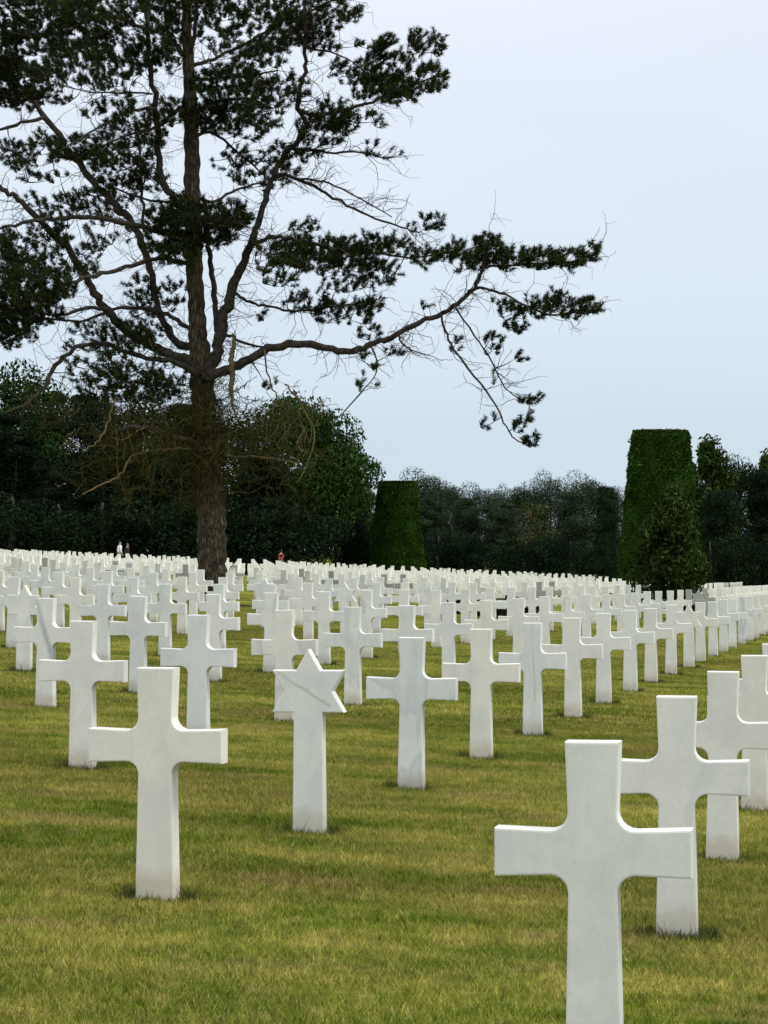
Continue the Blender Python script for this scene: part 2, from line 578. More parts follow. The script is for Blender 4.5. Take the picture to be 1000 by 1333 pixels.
TINT = {(0, 0): (1.0, 0.985, 0.94), (-1, 1): (0.93, 0.955, 0.955), (0, 1): (0.96, 0.97, 0.965), (1, 1): (0.98, 0.98, 0.94),
        (2, 0): (0.93, 0.965, 0.985), (3, 0): (1.0, 0.99, 0.94), (1, 0): (0.95, 0.975, 0.97)}
GREY = {q: None for q in ()}
feet = []
far = MB()
ncross = 0
farv = [tuple(v.co) for v in cross_far.vertices]
farf = [tuple(p.vertices) for p in cross_far.polygons]
nst = 0
for y, i, j, x in cells:
    star = (i, j) in STARS
    px = 500 + 3500 * x / y
    lean = (rnd.gauss(0, 0.006), rnd.gauss(0, 0.006)) if (i, j) not in SPECIAL else (rnd.gauss(0, 0.002), rnd.gauss(0, 0.003))
    rz = ANG + rnd.gauss(0, 0.02)
    jx, jy, jz = (rnd.gauss(0, 0.02), rnd.gauss(0, 0.03), rnd.gauss(0, 0.008))
    if y < 30: jx *= 0.3; jy *= 0.3; jz *= 0.3
    loc = Vector((x + jx, y + jy, ground_z(x) + jz))
    if star or ncross < 300:
        o = bpy.data.objects.new('star_headstone' if star else 'cross_headstone', star_me if star else cross_me)
        COL.objects.link(o)
        o.location = loc
        o.rotation_euler = (lean[0], lean[1], rz)
        own = {(1, 0): 'marble_star', (4, -2): 'marble_vein', (4, 0): 'marble_rust', (-1, 1): 'marble_plain', (0, 0): 'marble_plain'}.get((i, j))
        if own:
            o.data = o.data.copy(); o.data.materials[0] = M[own]
        t = TINT.get((i, j)) or rnd.choice(tints)
        if i == 22 and rnd.random() < 0.75 or (20 <= i <= 24 and rnd.random() < 0.10): t = (0.50, 0.51, 0.50)  # dimmer light on this rank, put into the tint as grey
        if i > 22 and t[0] > .6: t = (1.26, 1.26, 1.22)  # stronger light on the ranks beyond, painted as a brighter tint
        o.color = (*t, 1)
        if star and i >= 20: t = (0.52, 0.53, 0.52); o.color = (*t, 1)  # same painted dimming for the star of that rank
        if star:
            if (i, j) in STARLAB: lab = STARLAB[(i, j)]
            elif px < 400: lab = 'small star-topped marble marker right of the pine trunk, beyond the open grass strip'
            elif px < 600: lab = 'small star-topped marble marker between crosses midway from the trunk to the left yew'
            elif t[0] < 0.6: lab = 'star-topped marble marker dimmed to grey just below the tall right yew'
            else: lab = 'star-topped white marble marker in the long receding file at right, below the tall yew'
            tag(o, lab, 'star headstone', 'star-topped marble grave markers')
        else:
            ncross += 1
            grey = t[0] < 0.6
            grp = 'white marble crosses on the lawn'
            if (i, j) in SPECIAL: lab = SPECIAL[(i, j)]
            elif grey and px < 270:
                lab = 'small marble cross dimmed to grey among white ones, left of the pine trunk'; grp = 'dull grey crosses left of the pine'
            elif grey and px < 720:
                lab = 'small marble cross dimmed to grey among white ones, between trunk and tall yew'; grp = 'dull grey crosses in the middle'
            elif grey:
                lab = 'small marble cross dimmed to grey among white ones, near the tall yew'; grp = 'dull grey crosses at right'
            elif j in FILES and 0 <= i - FILES[j][0] < (20 if j >= -2 else 12):
                n = i - FILES[j][0]
                lab = 'white cross, %s in the file that %s' % (ORD[n], FILES[j][1])
            elif px < 257: lab = 'small white marble cross in the crowded ranks left of the pine trunk'; grp = 'far crosses left of the pine'
            elif px < 330: lab = 'small white marble cross in the far ranks beside the foot of the pine'; grp = 'far crosses at the pine foot'
            elif px < 480: lab = 'small white marble cross in the far ranks between the pine and left yew'; grp = 'far crosses between pine and yew'
            elif px < 560: lab = 'small white marble cross in the far ranks in front of the left yew'; grp = 'far crosses before the left yew'
            elif px < 800: lab = 'small white marble cross in the far ranks between the two clipped yews'; grp = 'far crosses between the yews'
            elif px < 915: lab = 'small white marble cross in the far ranks in front of the tall yew'; grp = 'far crosses before the tall yew'
            else: lab = 'small white marble cross in the far ranks right of the tall yew'; grp = 'far crosses right of the tall yew'
            tag(o, lab, 'cross headstone', grp)
        if y < 75: feet.append((loc, rz, y))
    else:
        R3 = Euler((lean[0], lean[1], rz)).to_matrix()
        far.add([tuple(R3 @ Vector(v) + loc) for v in farv], farf)
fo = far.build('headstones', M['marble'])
fo.color = (1.26, 1.26, 1.22, 1)  # brighter light of the farthest ranks carried by the tint
tag(fo, 'mass of tiny cream white crosses in the farthest ranks before the woods', 'headstones', kind='stuff')
print('CELLS', len(cells), ncross, 'stars', STARS)

# ------------------------------------------------------------------ grass
def blades(rng, n, size, h0, h1, wd, lean=0.5):
    V = np.zeros((n, 3, 3), np.float32)
    x = rng.uniform(-size / 2, size / 2, n); y = rng.uniform(-size / 2, size / 2, n)
    a = rng.uniform(0, 2 * math.pi, n); h = rng.uniform(h0, h1, n)
    la = rng.uniform(0, 2 * math.pi, n); ln = rng.uniform(0.1, 1.0, n) * lean * h
    dx, dy = np.cos(a) * wd / 2, np.sin(a) * wd / 2
    V[:, 0] = np.c_[x - dx, y - dy, np.full(n, -0.004)]
    V[:, 1] = np.c_[x + dx, y + dy, np.full(n, -0.004)]
    V[:, 2] = np.c_[x + np.cos(la) * ln, y + np.sin(la) * ln, h]
    return V.reshape(-1, 3)


def gn_scatter(name, proto, pts, rots, scales):
    me = bpy.data.meshes.new(name + '_points')
    me.from_pydata([tuple(p) for p in pts], [], [])
    at_r = me.attributes.new('rz', 'FLOAT', 'POINT'); at_r.data.foreach_set('value', rots)
    at_s = me.attributes.new('sc', 'FLOAT', 'POINT'); at_s.data.foreach_set('value', scales)
    o = bpy.data.objects.new(name, me); COL.objects.link(o)
    ng = bpy.data.node_groups.new(name, 'GeometryNodeTree')
    ng.interface.new_socket('Geometry', in_out='INPUT', socket_type='NodeSocketGeometry')
    ng.interface.new_socket('Geometry', in_out='OUTPUT', socket_type='NodeSocketGeometry')
    n = ng.nodes.new; l = ng.links.new
    gi = n('NodeGroupInput'); go = n('NodeGroupOutput')
    ip = n('GeometryNodeInstanceOnPoints')
    oi = n('GeometryNodeObjectInfo'); oi.inputs[0].default_value = proto
    oi.inputs['As Instance'].default_value = True
    l(gi.outputs[0], ip.inputs['Points']); l(oi.outputs['Geometry'], ip.inputs['Instance'])
    ar = n('GeometryNodeInputNamedAttribute'); ar.data_type = 'FLOAT'; ar.inputs[0].default_value = 'rz'
    cx = n('ShaderNodeCombineXYZ'); l(ar.outputs[0], cx.inputs[2])
    eu = n('FunctionNodeEulerToRotation'); l(cx.outputs[0], eu.inputs[0]); l(eu.outputs[0], ip.inputs['Rotation'])
    as_ = n('GeometryNodeInputNamedAttribute'); as_.data_type = 'FLOAT'; as_.inputs[0].default_value = 'sc'
    l(as_.outputs[0], ip.inputs['Scale'])
    l(ip.outputs[0], go.inputs[0])
    md = o.modifiers.new('scatter', 'NODES'); md.node_group = ng
    return o


rng = np.random.default_rng(3)


def patch_obj(name, V):
    me = tri_mesh(name, V, M['blade'])
    o = bpy.data.objects.new(name, me)
    return o                                  # not linked: lives only as instance source


near_p = patch_obj('grass_patch', blades(rng, 4200, 0.75, 0.012, 0.036, 0.0042, 1.3))
mid_p = patch_obj('grass_patch_mid', blades(rng, 9000, 2.2, 0.012, 0.040, 0.009, 1.2))


def scatter_rows(y0, y1, step):
    pts, rots, scs = [], [], []
    y = y0
    while y < y1:
        half = 0.175 * y + 0.8
        x = -half
        while x < half:
            pts.append((x + rng.uniform(-.1, .1) * step, y + rng.uniform(-.1, .1) * step, 0))
            rots.append(rng.integers(0, 4) * math.pi / 2 + rng.uniform(-.2, .2)); scs.append(rng.uniform(0.9, 1.15))
            x += step
        y += step
    return pts, rots, scs


P1 = scatter_rows(8.2, 27, 0.6)
P2 = scatter_rows(27, 62, 1.8)
for nm, pr, P in (('lawn_grass', near_p, P1), ('field_grass', mid_p, P2)):
    o = gn_scatter(nm, pr, *P)
    o.rotation_euler = (0, TH, 0)
    tag(o, 'short mown lawn grass growing %s' % ('close to the camera' if nm == 'lawn_grass' else 'further up the field'), 'grass', kind='stuff')

# longer untrimmed grass round the foot of every near stone, darkened for contact shade
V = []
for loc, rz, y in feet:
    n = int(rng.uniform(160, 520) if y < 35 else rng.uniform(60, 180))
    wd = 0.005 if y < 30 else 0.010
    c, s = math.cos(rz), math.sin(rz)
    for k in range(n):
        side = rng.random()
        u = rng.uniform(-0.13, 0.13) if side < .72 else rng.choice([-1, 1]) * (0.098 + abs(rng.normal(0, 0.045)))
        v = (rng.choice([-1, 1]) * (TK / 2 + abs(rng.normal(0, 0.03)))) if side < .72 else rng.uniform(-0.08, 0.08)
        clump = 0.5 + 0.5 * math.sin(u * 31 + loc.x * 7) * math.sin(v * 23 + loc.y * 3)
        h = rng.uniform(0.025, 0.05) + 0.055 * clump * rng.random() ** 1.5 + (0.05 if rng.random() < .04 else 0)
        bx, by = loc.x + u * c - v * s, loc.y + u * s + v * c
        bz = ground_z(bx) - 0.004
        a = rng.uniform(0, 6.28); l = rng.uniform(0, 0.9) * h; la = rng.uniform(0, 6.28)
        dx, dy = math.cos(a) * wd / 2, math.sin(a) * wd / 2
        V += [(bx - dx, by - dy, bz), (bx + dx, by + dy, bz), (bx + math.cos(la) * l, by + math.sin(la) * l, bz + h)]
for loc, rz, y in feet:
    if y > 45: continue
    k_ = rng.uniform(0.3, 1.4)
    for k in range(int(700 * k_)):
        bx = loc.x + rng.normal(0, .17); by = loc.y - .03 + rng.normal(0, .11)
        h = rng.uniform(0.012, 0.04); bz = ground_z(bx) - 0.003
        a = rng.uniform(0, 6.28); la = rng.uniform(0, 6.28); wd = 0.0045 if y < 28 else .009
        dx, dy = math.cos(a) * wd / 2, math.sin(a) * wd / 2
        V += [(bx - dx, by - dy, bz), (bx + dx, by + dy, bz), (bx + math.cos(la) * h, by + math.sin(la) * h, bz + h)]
    for side in (-1, 1):                 # denser clump on one or both flanks, its dark tone deepening the contact shadow
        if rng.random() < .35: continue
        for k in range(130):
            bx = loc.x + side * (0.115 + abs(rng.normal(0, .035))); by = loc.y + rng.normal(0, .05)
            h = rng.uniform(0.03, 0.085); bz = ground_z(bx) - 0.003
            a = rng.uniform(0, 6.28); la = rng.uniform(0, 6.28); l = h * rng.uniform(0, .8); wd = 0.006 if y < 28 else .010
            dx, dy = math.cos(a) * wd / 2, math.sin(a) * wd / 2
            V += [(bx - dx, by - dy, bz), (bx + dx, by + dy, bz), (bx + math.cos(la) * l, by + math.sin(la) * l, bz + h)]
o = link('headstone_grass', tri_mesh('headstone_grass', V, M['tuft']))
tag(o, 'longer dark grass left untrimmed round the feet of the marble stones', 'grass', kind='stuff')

# ------------------------------------------------------------------ the big pine
D0 = 78.0
root = empty('pine_tree', (TREE_XY[0], D0, ground_z(TREE_XY[0])))
tag(root, 'tall old pine with rugged trunk and dark spreading limbs, rising among the crosses', 'pine tree')
ROOT = Vector(root.location)
PXM = 3500 / D0
# each limb: (photo x, y, radius in px), depth offset at start and end (m)
LIMBS = [
    ('trunk', [(276, 792, 22), (276, 770, 19.5), (276, 735, 18.5), (275, 690, 18.5), (275, 650, 18.5), (272, 600, 16.5), (268, 560, 15.5), (264, 510, 15.5), (262, 475, 16), (258, 440, 12.5), (256, 400, 11), (253, 350, 11), (252, 300, 10.5), (250, 250, 10.5), (250, 200, 10), (248, 140, 9.5), (246, 90, 7.5), (243, 30, 6.5), (242, -40, 5), (240, -160, 3.5), (238, -260, 1.5)], 0, 0),
    ('limb', [(268, 492, 10), (281, 462, 10.5), (289, 425, 10.5), (297, 392, 10), (310, 355, 8.5), (325, 320, 7), (337, 285, 6), (352, 236, 5.5), (368, 205, 5.5), (388, 182, 5), (398, 160, 4.5), (388, 138, 4.5), (392, 110, 4.2), (398, 80, 3.8), (396, 0, 3), (394, -80, 2)], -0.3, -2.4),
    ('limb', [(284, 440, 6), (281, 400, 5.5), (275, 350, 5), (270, 305, 4.5), (266, 260, 4)], -0.2, 1.0),
    ('limb', [(250, 292, 8), (240, 276, 8), (225, 258, 7), (212, 236, 6.5), (206, 200, 6), (204, 152, 5.5), (196, 92, 5), (192, 40, 4.5), (194, -30, 3.5), (190, -100, 2)], -0.3, -1.6),
    ('limb', [(247, 85, 6), (232, 62, 5), (218, 40, 4), (216, 0, 3.5), (212, -60, 2)], 0, 0.9),
    ('limb', [(247, 80, 5), (254, 36, 4), (256, -20, 3)], 0, -0.8),
    ('limb', [(258, 455, 9), (225, 440, 7), (205, 400, 6.5), (195, 350, 6.5), (178, 300, 7), (160, 278, 7), (144, 262, 7), (112, 224, 6.5), (82, 184, 6), (48, 138, 5), (24, 110, 4), (-20, 80, 3)], 0.3, 3.2),
    ('limb', [(252, 303, 5.5), (200, 298, 5), (160, 290, 5), (130, 284, 4.5), (100, 283, 4.2), (60, 286, 4), (20, 292, 3), (-20, 302, 2)], -0.2, -3.6),
    ('limb', [(260, 478, 11), (240, 466, 10), (205, 455, 9), (160, 425, 8.5), (136, 400, 8), (112, 360, 7), (92, 328, 6.5), (60, 296, 6), (24, 260, 5), (0, 244, 4.5), (-40, 225, 3)], 0, -2.2),
    ('limb', [(252, 345, 4.5), (220, 336, 4.2), (188, 340, 4), (148, 352, 4), (110, 362, 3.8), (80, 374, 3), (40, 392, 2)], -0.2, -4.0),
    ('limb', [(258, 430, 5), (245, 428, 4.5), (220, 409, 4), (190, 402, 3.5), (150, 402, 3), (105, 418, 2.4), (60, 415, 2), (20, 432, 3), (-10, 448, 2.5)], 0.2, 2.6),
    ('limb', [(258, 486, 7), (220, 470, 5), (175, 462, 4.5), (140, 448, 4), (105, 450, 4), (72, 476, 4), (55, 507, 3.5), (31, 526, 2.6), (5, 538, 1.8)], -0.4, -3.2),
    ('limb', [(262, 590, 6), (250, 575, 5.5), (220, 565, 5), (185, 556, 4), (150, 560, 2.5)], -0.5, -2.0),
    ('limb', [(266, 490, 10), (285, 487, 9.5), (310, 474, 8.8), (350, 455, 8), (395, 446, 7.2), (440, 457, 6.4), (470, 453, 6), (492, 445, 5.6), (537, 425, 5), (578, 407, 4.4), (605, 387, 4), (623, 364, 3.6), (632, 333, 2.8), (634, 312, 1.6)], -0.4, -1.6),
    ('limb', [(610, 380, 3), (630, 375, 2.6), (659, 384, 2.4), (690, 401, 2.2), (722, 410, 2), (771, 399, 1.2)], -1.4, -3.0),
    ('limb', [(628, 348, 2.6), (660, 345, 2.2), (695, 343, 2), (735, 342, 1.7), (772, 332, 1)], -1.5, -0.6),
    ('limb', [(573, 409, 2.4), (580, 430, 2.2), (591, 454, 2.1), (618, 490, 2), (645, 526, 1.8), (660, 556, 1.5), (670, 571, 1.3), (690, 581, 0.9)], -1.4, -2.6),
    ('limb', [(591, 398, 2), (618, 436, 1.6), (641, 472, 1.5), (652, 495, 1.3), (663, 510, 1.1), (690, 526, 0.9)], -1.5, -0.4),
    ('limb', [(483, 450, 1.8), (490, 470, 1.4), (488, 490, 1.2), (472, 508, 0.9)], -1.0, -1.6),
    ('limb', [(519, 434, 1.7), (523, 446, 1.5), (537, 456, 1.3), (560, 463, 0.8)], -1.2, -1.8),
    ('limb', [(324, 322, 4.5), (345, 312, 4.2), (365, 309, 4), (395, 313, 3.6), (440, 325, 3), (490, 331, 2.4), (535, 335, 1.8), (570, 330, 1.2)], -1.0, -3.0),
    ('limb', [(306, 382, 3.2), (325, 393, 2.8), (348, 399, 2.4), (384, 405, 2.2), (430, 400, 1.9), (490, 390, 1.3)], -0.8, 1.4),
    ('limb', [(287, 440, 3.4), (300, 437, 3), (314, 445, 2.6), (345, 451, 2), (372, 449, 1.6)], -0.4, 0.8),
    ('limb', [(356, 226, 3.6), (385, 231, 3.2), (425, 252, 2.7), (470, 276, 2.2), (515, 293, 1.8), (545, 303, 1.1)], -1.3, 0.6),
    ('limb', [(384, 231, 2.4), (415, 235, 2), (445, 245, 1.7), (483, 266, 1.4), (510, 282, 1)], -1.1, -2.8),
    ('limb', [(390, 142, 4), (410, 149, 3.7), (438, 145, 3.4), (465, 139, 3), (492, 130, 2.6), (528, 116, 2.1), (569, 98, 1.4)], -1.6, -2.4),
    ('limb', [(376, 194, 3), (400, 195, 2.6), (435, 199, 2.2), (470, 198, 1.8), (503, 207, 1.1)], -1.5, 0.9),
    ('limb', [(397, 62, 2.4), (420, 66, 1.8), (447, 73, 1.4), (465, 86, 1)], -2.0, -1.0),
    ('limb', [(397, 20, 2.6), (420, 5, 2), (445, -6, 1.5)], -2.2, -3),
    ('limb', [(252, 84, 4), (272, 79, 3.5), (288, 72, 3.2), (320, 55, 3), (352, 38, 2.2), (385, 10, 1.4)], 0, 2.4),
    ('limb', [(193, 38, 3.6), (172, 30, 3.4), (152, 22, 3), (120, 24, 2.4), (88, 40, 2), (40, 50, 1.3)], -1.2, 1.2),
    ('limb', [(203, 140, 3.3), (180, 142, 3), (158, 150, 2.7), (132, 163, 2.4), (108, 178, 1.8), (80, 195, 1.2)], -0.9, -3.2),
    ('limb', [(199, 121, 1.9), (160, 120, 1.6), (116, 120, 1.2), (70, 108, 0.8)], -0.9, -2.4),
    ('limb', [(60, 152, 3.6), (36, 157, 3.2), (12, 166, 3), (-20, 172, 2)], 2.5, 0.5),
    ('limb', [(250, 158, 4.5), (240, 138, 4), (222, 150, 3.6), (205, 165, 3), (160, 178, 2), (120, 195, 1.2)], -0.2, -2.0),
    ('limb', [(186, 300, 3), (186, 270, 3), (184, 248, 3), (182, 200, 2.6), (176, 160, 2)], 0.5, 2.0),
    ('limb', [(250, 300, 4), (270, 285, 3.4), (295, 286, 2.6), (322, 296, 1.8)], -0.4, -3.2),
    ('limb', [(252, 250, 4), (275, 262, 3), (302, 250, 2.4), (330, 240, 2), (372, 228, 1.5), (402, 240, 1)], -0.2, 2.4),
    ('limb', [(251, 180, 3.6), (275, 172, 3), (300, 190, 2.4), (330, 215, 1.9), (346, 232, 1.4)], -0.2, 1.6),
    ('limb', [(250, 150, 4), (280, 132, 3.4), (318, 128, 2.6), (350, 140, 1.6)], 0, -2.8),
    ('limb', [(246, 105, 3.4), (285, 102, 3), (325, 98, 2.2), (362, 90, 1.4)], 0, -1.8),
    ('limb', [(140, 402, 3.8), (110, 402, 3.2), (80, 410, 3), (40, 405, 2.6), (0, 395, 2)], -0.8, -4.2),
    ('limb', [(246, 262, 3), (205, 262, 2.4), (172, 254, 2), (140, 240, 1.4)], 0.2, 3),
]
NODES = []          # (pos, radius m)
LIMBPX = []         # px samples for clump attachment: (x, y, dz)
rl = random.Random(11)
for nm, pts, dz0, dz1 in LIMBS:
    P = []
    cum = [0]
    for a, b in zip(pts, pts[1:]): cum.append(cum[-1] + math.hypot(b[0] - a[0], b[1] - a[1]))
    for (x, y, r), c in zip(pts, cum):
        t = c / cum[-1]
        dz = dz0 + (dz1 - dz0) * t ** 1.1
        P.append((x, y, r, dz))
    k = 8 if nm == 'trunk' else max(3, int(cum[-1] / len(pts) / 6))
    C = crom(P, k)
    W, RR = [], []
    ph = rl.uniform(0, 6)
    for q, (x, y, r, dz) in enumerate(C):
        wob = 0.10 * max(r, 2) if nm != 'trunk' else 0.6
        x += wob * math.sin(q * 0.9 + ph) + (rl.gauss(0, min(1.1, .35 + .16 * r)) if nm != 'trunk' else 0)
        y += wob * math.cos(q * 0.7 + ph * 2) + (rl.gauss(0, min(1.1, .35 + .16 * r)) if nm != 'trunk' else 0)
        if nm != 'trunk': r *= 0.70 if nm != 'trunk' else 1
        p = at(x, y, D0 + dz)
        W.append(p - ROOT)
        rr = max(r, 0.8) / (3500 / (D0 + dz)) * (1.0 + 0.07 * math.sin(q * 1.7 + ph))
        RR.append(rr)
        LIMBPX.append((x, y, dz, r))
        NODES.append((p.x, p.y, p.z))
    m = MB()
    m.tube(W, RR, 16 if nm == 'trunk' else (9 if RR[0] > 0.08 else 6))
    o = m.build(nm, M['bark'] if nm == 'trunk' else M['branch'], root, smooth=True)
    if nm == 'trunk':
        me = o.data                     # fluted, root-flared bark
        for v in me.vertices:
            a = math.atan2(v.co.y, v.co.x)
            s = 1 + 0.035 * math.sin(a * 7 + v.co.z * 1.1) + 0.03 * math.sin(a * 3 - v.co.z * 2.3)
            if v.co.z < 1.0: s *= 1 + 0.35 * max(0, 0.6 - v.co.z) * (0.7 + 0.3 * math.sin(a * 5))
            if v.co.z < 6:
                v.co.x *= s; v.co.y *= s

# foliage masses: (x, y, rx, ry, density)
CL = [    (30, 130, 36, 14, 1.2), (12, 70, 16, 40, 1.0), (45, 35, 30, 20, .8), (90, 50, 30, 24, .9), (130, 60, 24, 20, .8), (100, 22, 40, 16, .9), (60, 0, 60, 12, .8), (240, 40, 26, 24, .7), (205, 50, 24, 18, .6),
    (310, 60, 40, 20, .7), (345, 75, 30, 16, .7), (270, 110, 24, 16, .7), (290, 150, 40, 22, .9), (320, 170, 28, 14, .7), (180, 195, 26, 18, .7), (140, 205, 30, 14, .8), (215, 185, 16, 16, .5), (365, 205, 24, 14, .5),
    (170, 250, 26, 14, .5), (110, 262, 30, 14, .5), (30, 340, 30, 20, .7), (70, 380, 30, 16, .8), (10, 330, 20, 30, .6), (24, 420, 26, 22, 1.1), (190, 430, 30, 20, .6), (150, 480, 30, 20, .5), (95, 470, 22, 20, .4),
    (400, 340, 40, 18, .7), (450, 335, 40, 14, .8), (430, 150, 30, 20, .7), (470, 110, 16, 24, .8), (500, 60, 14, 16, .7), (380, 40, 30, 24, .7), (420, 60, 20, 16, .5), (395, 300, 20, 14, .5), (345, 330, 24, 20, .5), (450, 372, 34, 12, .5), (230, 330, 30, 16, .8), (280, 310, 26, 14, .9), (200, 395, 30, 20, .4), (170, 300, 20, 12, .4),
    (15, 22, 28, 18, .9), (72, 10, 26, 14, .8), (40, -5, 40, 14, .8), (115, 14, 40, 18, 1), (150, 30, 30, 16, .8), (30, 55, 22, 22, .9), (62, 64, 20, 16, .9), (20, 108, 38, 30, 1.2), (60, 105, 28, 26, .9),
    (2, 75, 14, 30, .9), (105, 84, 32, 28, .85), (150, 62, 28, 32, .7), (190, 74, 22, 14, 1.1), (215, 78, 25, 14, 1.0), (160, 95, 30, 20, .6), (125, 112, 25, 10, .5), (118, 148, 7, 10, .8), (135, 146, 8, 12, .8), (165, 138, 16, 18, .7), (165, 172, 32, 24, .7),
    (20, 203, 24, 16, 1.1), (104, 196, 40, 17, 1.2), (60, 190, 20, 14, .7), (160, 226, 38, 22, .85), (195, 236, 22, 20, .6), (60, 225, 40, 16, .4), (82, 280, 28, 20, .6), (40, 262, 25, 12, .3), (82, 131, 14, 9, .5), (188, 158, 16, 12, .7),
    (205, 20, 30, 25, .8), (240, -5, 45, 20, .9), (180, 5, 30, 15, .9), (295, 26, 28, 18, 1.15), (268, 6, 30, 14, .8), (360, 45, 40, 26, .8), (330, 5, 40, 15, .7), (365, 12, 30, 18, .8), (308, 92, 32, 12, .6), (300, 122, 44, 28, 1.0), (340, 150, 28, 22, .85), (272, 155, 22, 22, .8), (222, 148, 24, 18, .95), (376, 120, 24, 22, .6), (330, 112, 30, 16, .8),
    (340, 228, 44, 20, .6), (300, 208, 26, 16, .5), (258, 296, 56, 24, 1.3), (228, 318, 40, 16, 1.0), (300, 284, 28, 18, 1.2), (212, 290, 24, 18, .9), (240, 270, 30, 12, .9), (366, 348, 34, 30, .5), (385, 330, 20, 20, .6), (44, 376, 46, 30, 1.15), (10, 400, 30, 34, 1.2), (50, 405, 35, 22, .9), (184, 380, 18, 20, .5), (134, 268, 32, 26, .4), (45, 318, 48, 26, .5), (120, 320, 30, 20, .4), (90, 350, 40, 14, .5),
    (20, 440, 30, 16, .8), (165, 460, 48, 40, .55), (130, 505, 34, 20, .6), (188, 510, 52, 18, .75), (215, 500, 36, 22, .6), (120, 440, 30, 20, .4), (228, 385, 20, 16, .4), (338, 411, 12, 8, .5), (400, 395, 32, 14, .5), (440, 407, 40, 16, .75), (478, 400, 18, 12, .8), (478, 432, 14, 14, .7),
    (425, 20, 42, 20, .95), (440, -8, 36, 14, 1.0), (405, 45, 24, 18, .6), (494, 92, 22, 34, 1.2), (520, 100, 14, 30, 1.0), (470, 60, 10, 7, .6), (544, 62, 16, 18, 1.0), (568, 60, 10, 16, 1.0), (560, 104, 24, 17, 1.2), (520, 120, 26, 14, 1.0), (448, 94, 26, 16, .5), (417, 172, 34, 24, .8), (446, 158, 24, 14, .6), (484, 158, 18, 11, .4), (482, 197, 12, 9, .6), (508, 205, 12, 8, .45), (400, 205, 18, 10, .6), (560, 292, 18, 10, .8), (538, 298, 9, 8, .9), (505, 120, 30, 16, .9),
    (415, 326, 36, 16, .95), (470, 322, 36, 14, 1.1), (512, 322, 18, 12, .9), (490, 356, 32, 18, .8), (440, 352, 30, 14, .6), (545, 334, 22, 14, .9), (575, 335, 12, 9, .8), (594, 330, 18, 15, 1.0), (632, 325, 22, 18, 1.4), (610, 344, 26, 12, 1.0), (664, 340, 24, 15, 1.4), (700, 340, 24, 13, 1.4), (738, 338, 24, 13, 1.3), (766, 330, 12, 12, 1.3), (705, 402, 22, 14, 1.2), (742, 405, 22, 11, 1.2), (768, 400, 12, 10, 1.3), (724, 388, 10, 10, .9), (668, 420, 16, 20, .8), (640, 450, 14, 14, .6), (648, 402, 14, 12, .5),
    (478, 466, 10, 8, .4), (508, 462, 14, 7, .6), (478, 484, 10, 8, .45), (490, 500, 8, 6, .3), (467, 506, 6, 6, .8), (590, 456, 6, 6, .8), (597, 440, 8, 10, .4), (675, 466, 12, 8, .5), (640, 488, 10, 8, .3), (686, 524, 11, 6, 1.0), (702, 520, 6, 7, 1.0), (676, 556, 9, 9, .9), (688, 576, 11, 7, 1.1), (688, 548, 5, 7, 1.0), (630, 556, 6, 6, .8), (643, 549, 5, 5, .7), (550, 400, 8, 6, .4), (640, 505, 6, 5, .3), (350, 500, 16, 8, .3),
]
rg = np.random.default_rng(21)
LP = np.array(LIMBPX)
tufts = []
for cx, cy, rx, ry, dn in CL:
    n = max(2, int(math.pi * rx * ry * dn / (18.5 if cx < 400 and cy < 260 else 19)))
    dd = np.hypot(LP[:, 0] - cx, LP[:, 1] - cy) + rg.uniform(0, 6, len(LP))
    base = LP[int(np.argmin(dd))]
    dz = base[2] + rg.normal(0, 0.35)
    for _ in range(n):
        while True:
            a, b = rg.uniform(-1, 1, 2)
            if a * a + b * b < 1: break
        if math.sin(cx + a * rx * .21 + 1.3 * math.sin((cy + b * ry) * .17)) + math.sin((cy + b * ry) * .26 + cx * .05) < -0.75 and rg.random() < .8: continue
        c = rg.normal(0, 0.5)
        sc = min(rx, 34) / PXM
        tufts.append((cx + a * rx, cy + b * ry, D0 + dz + c * sc * 1.3))
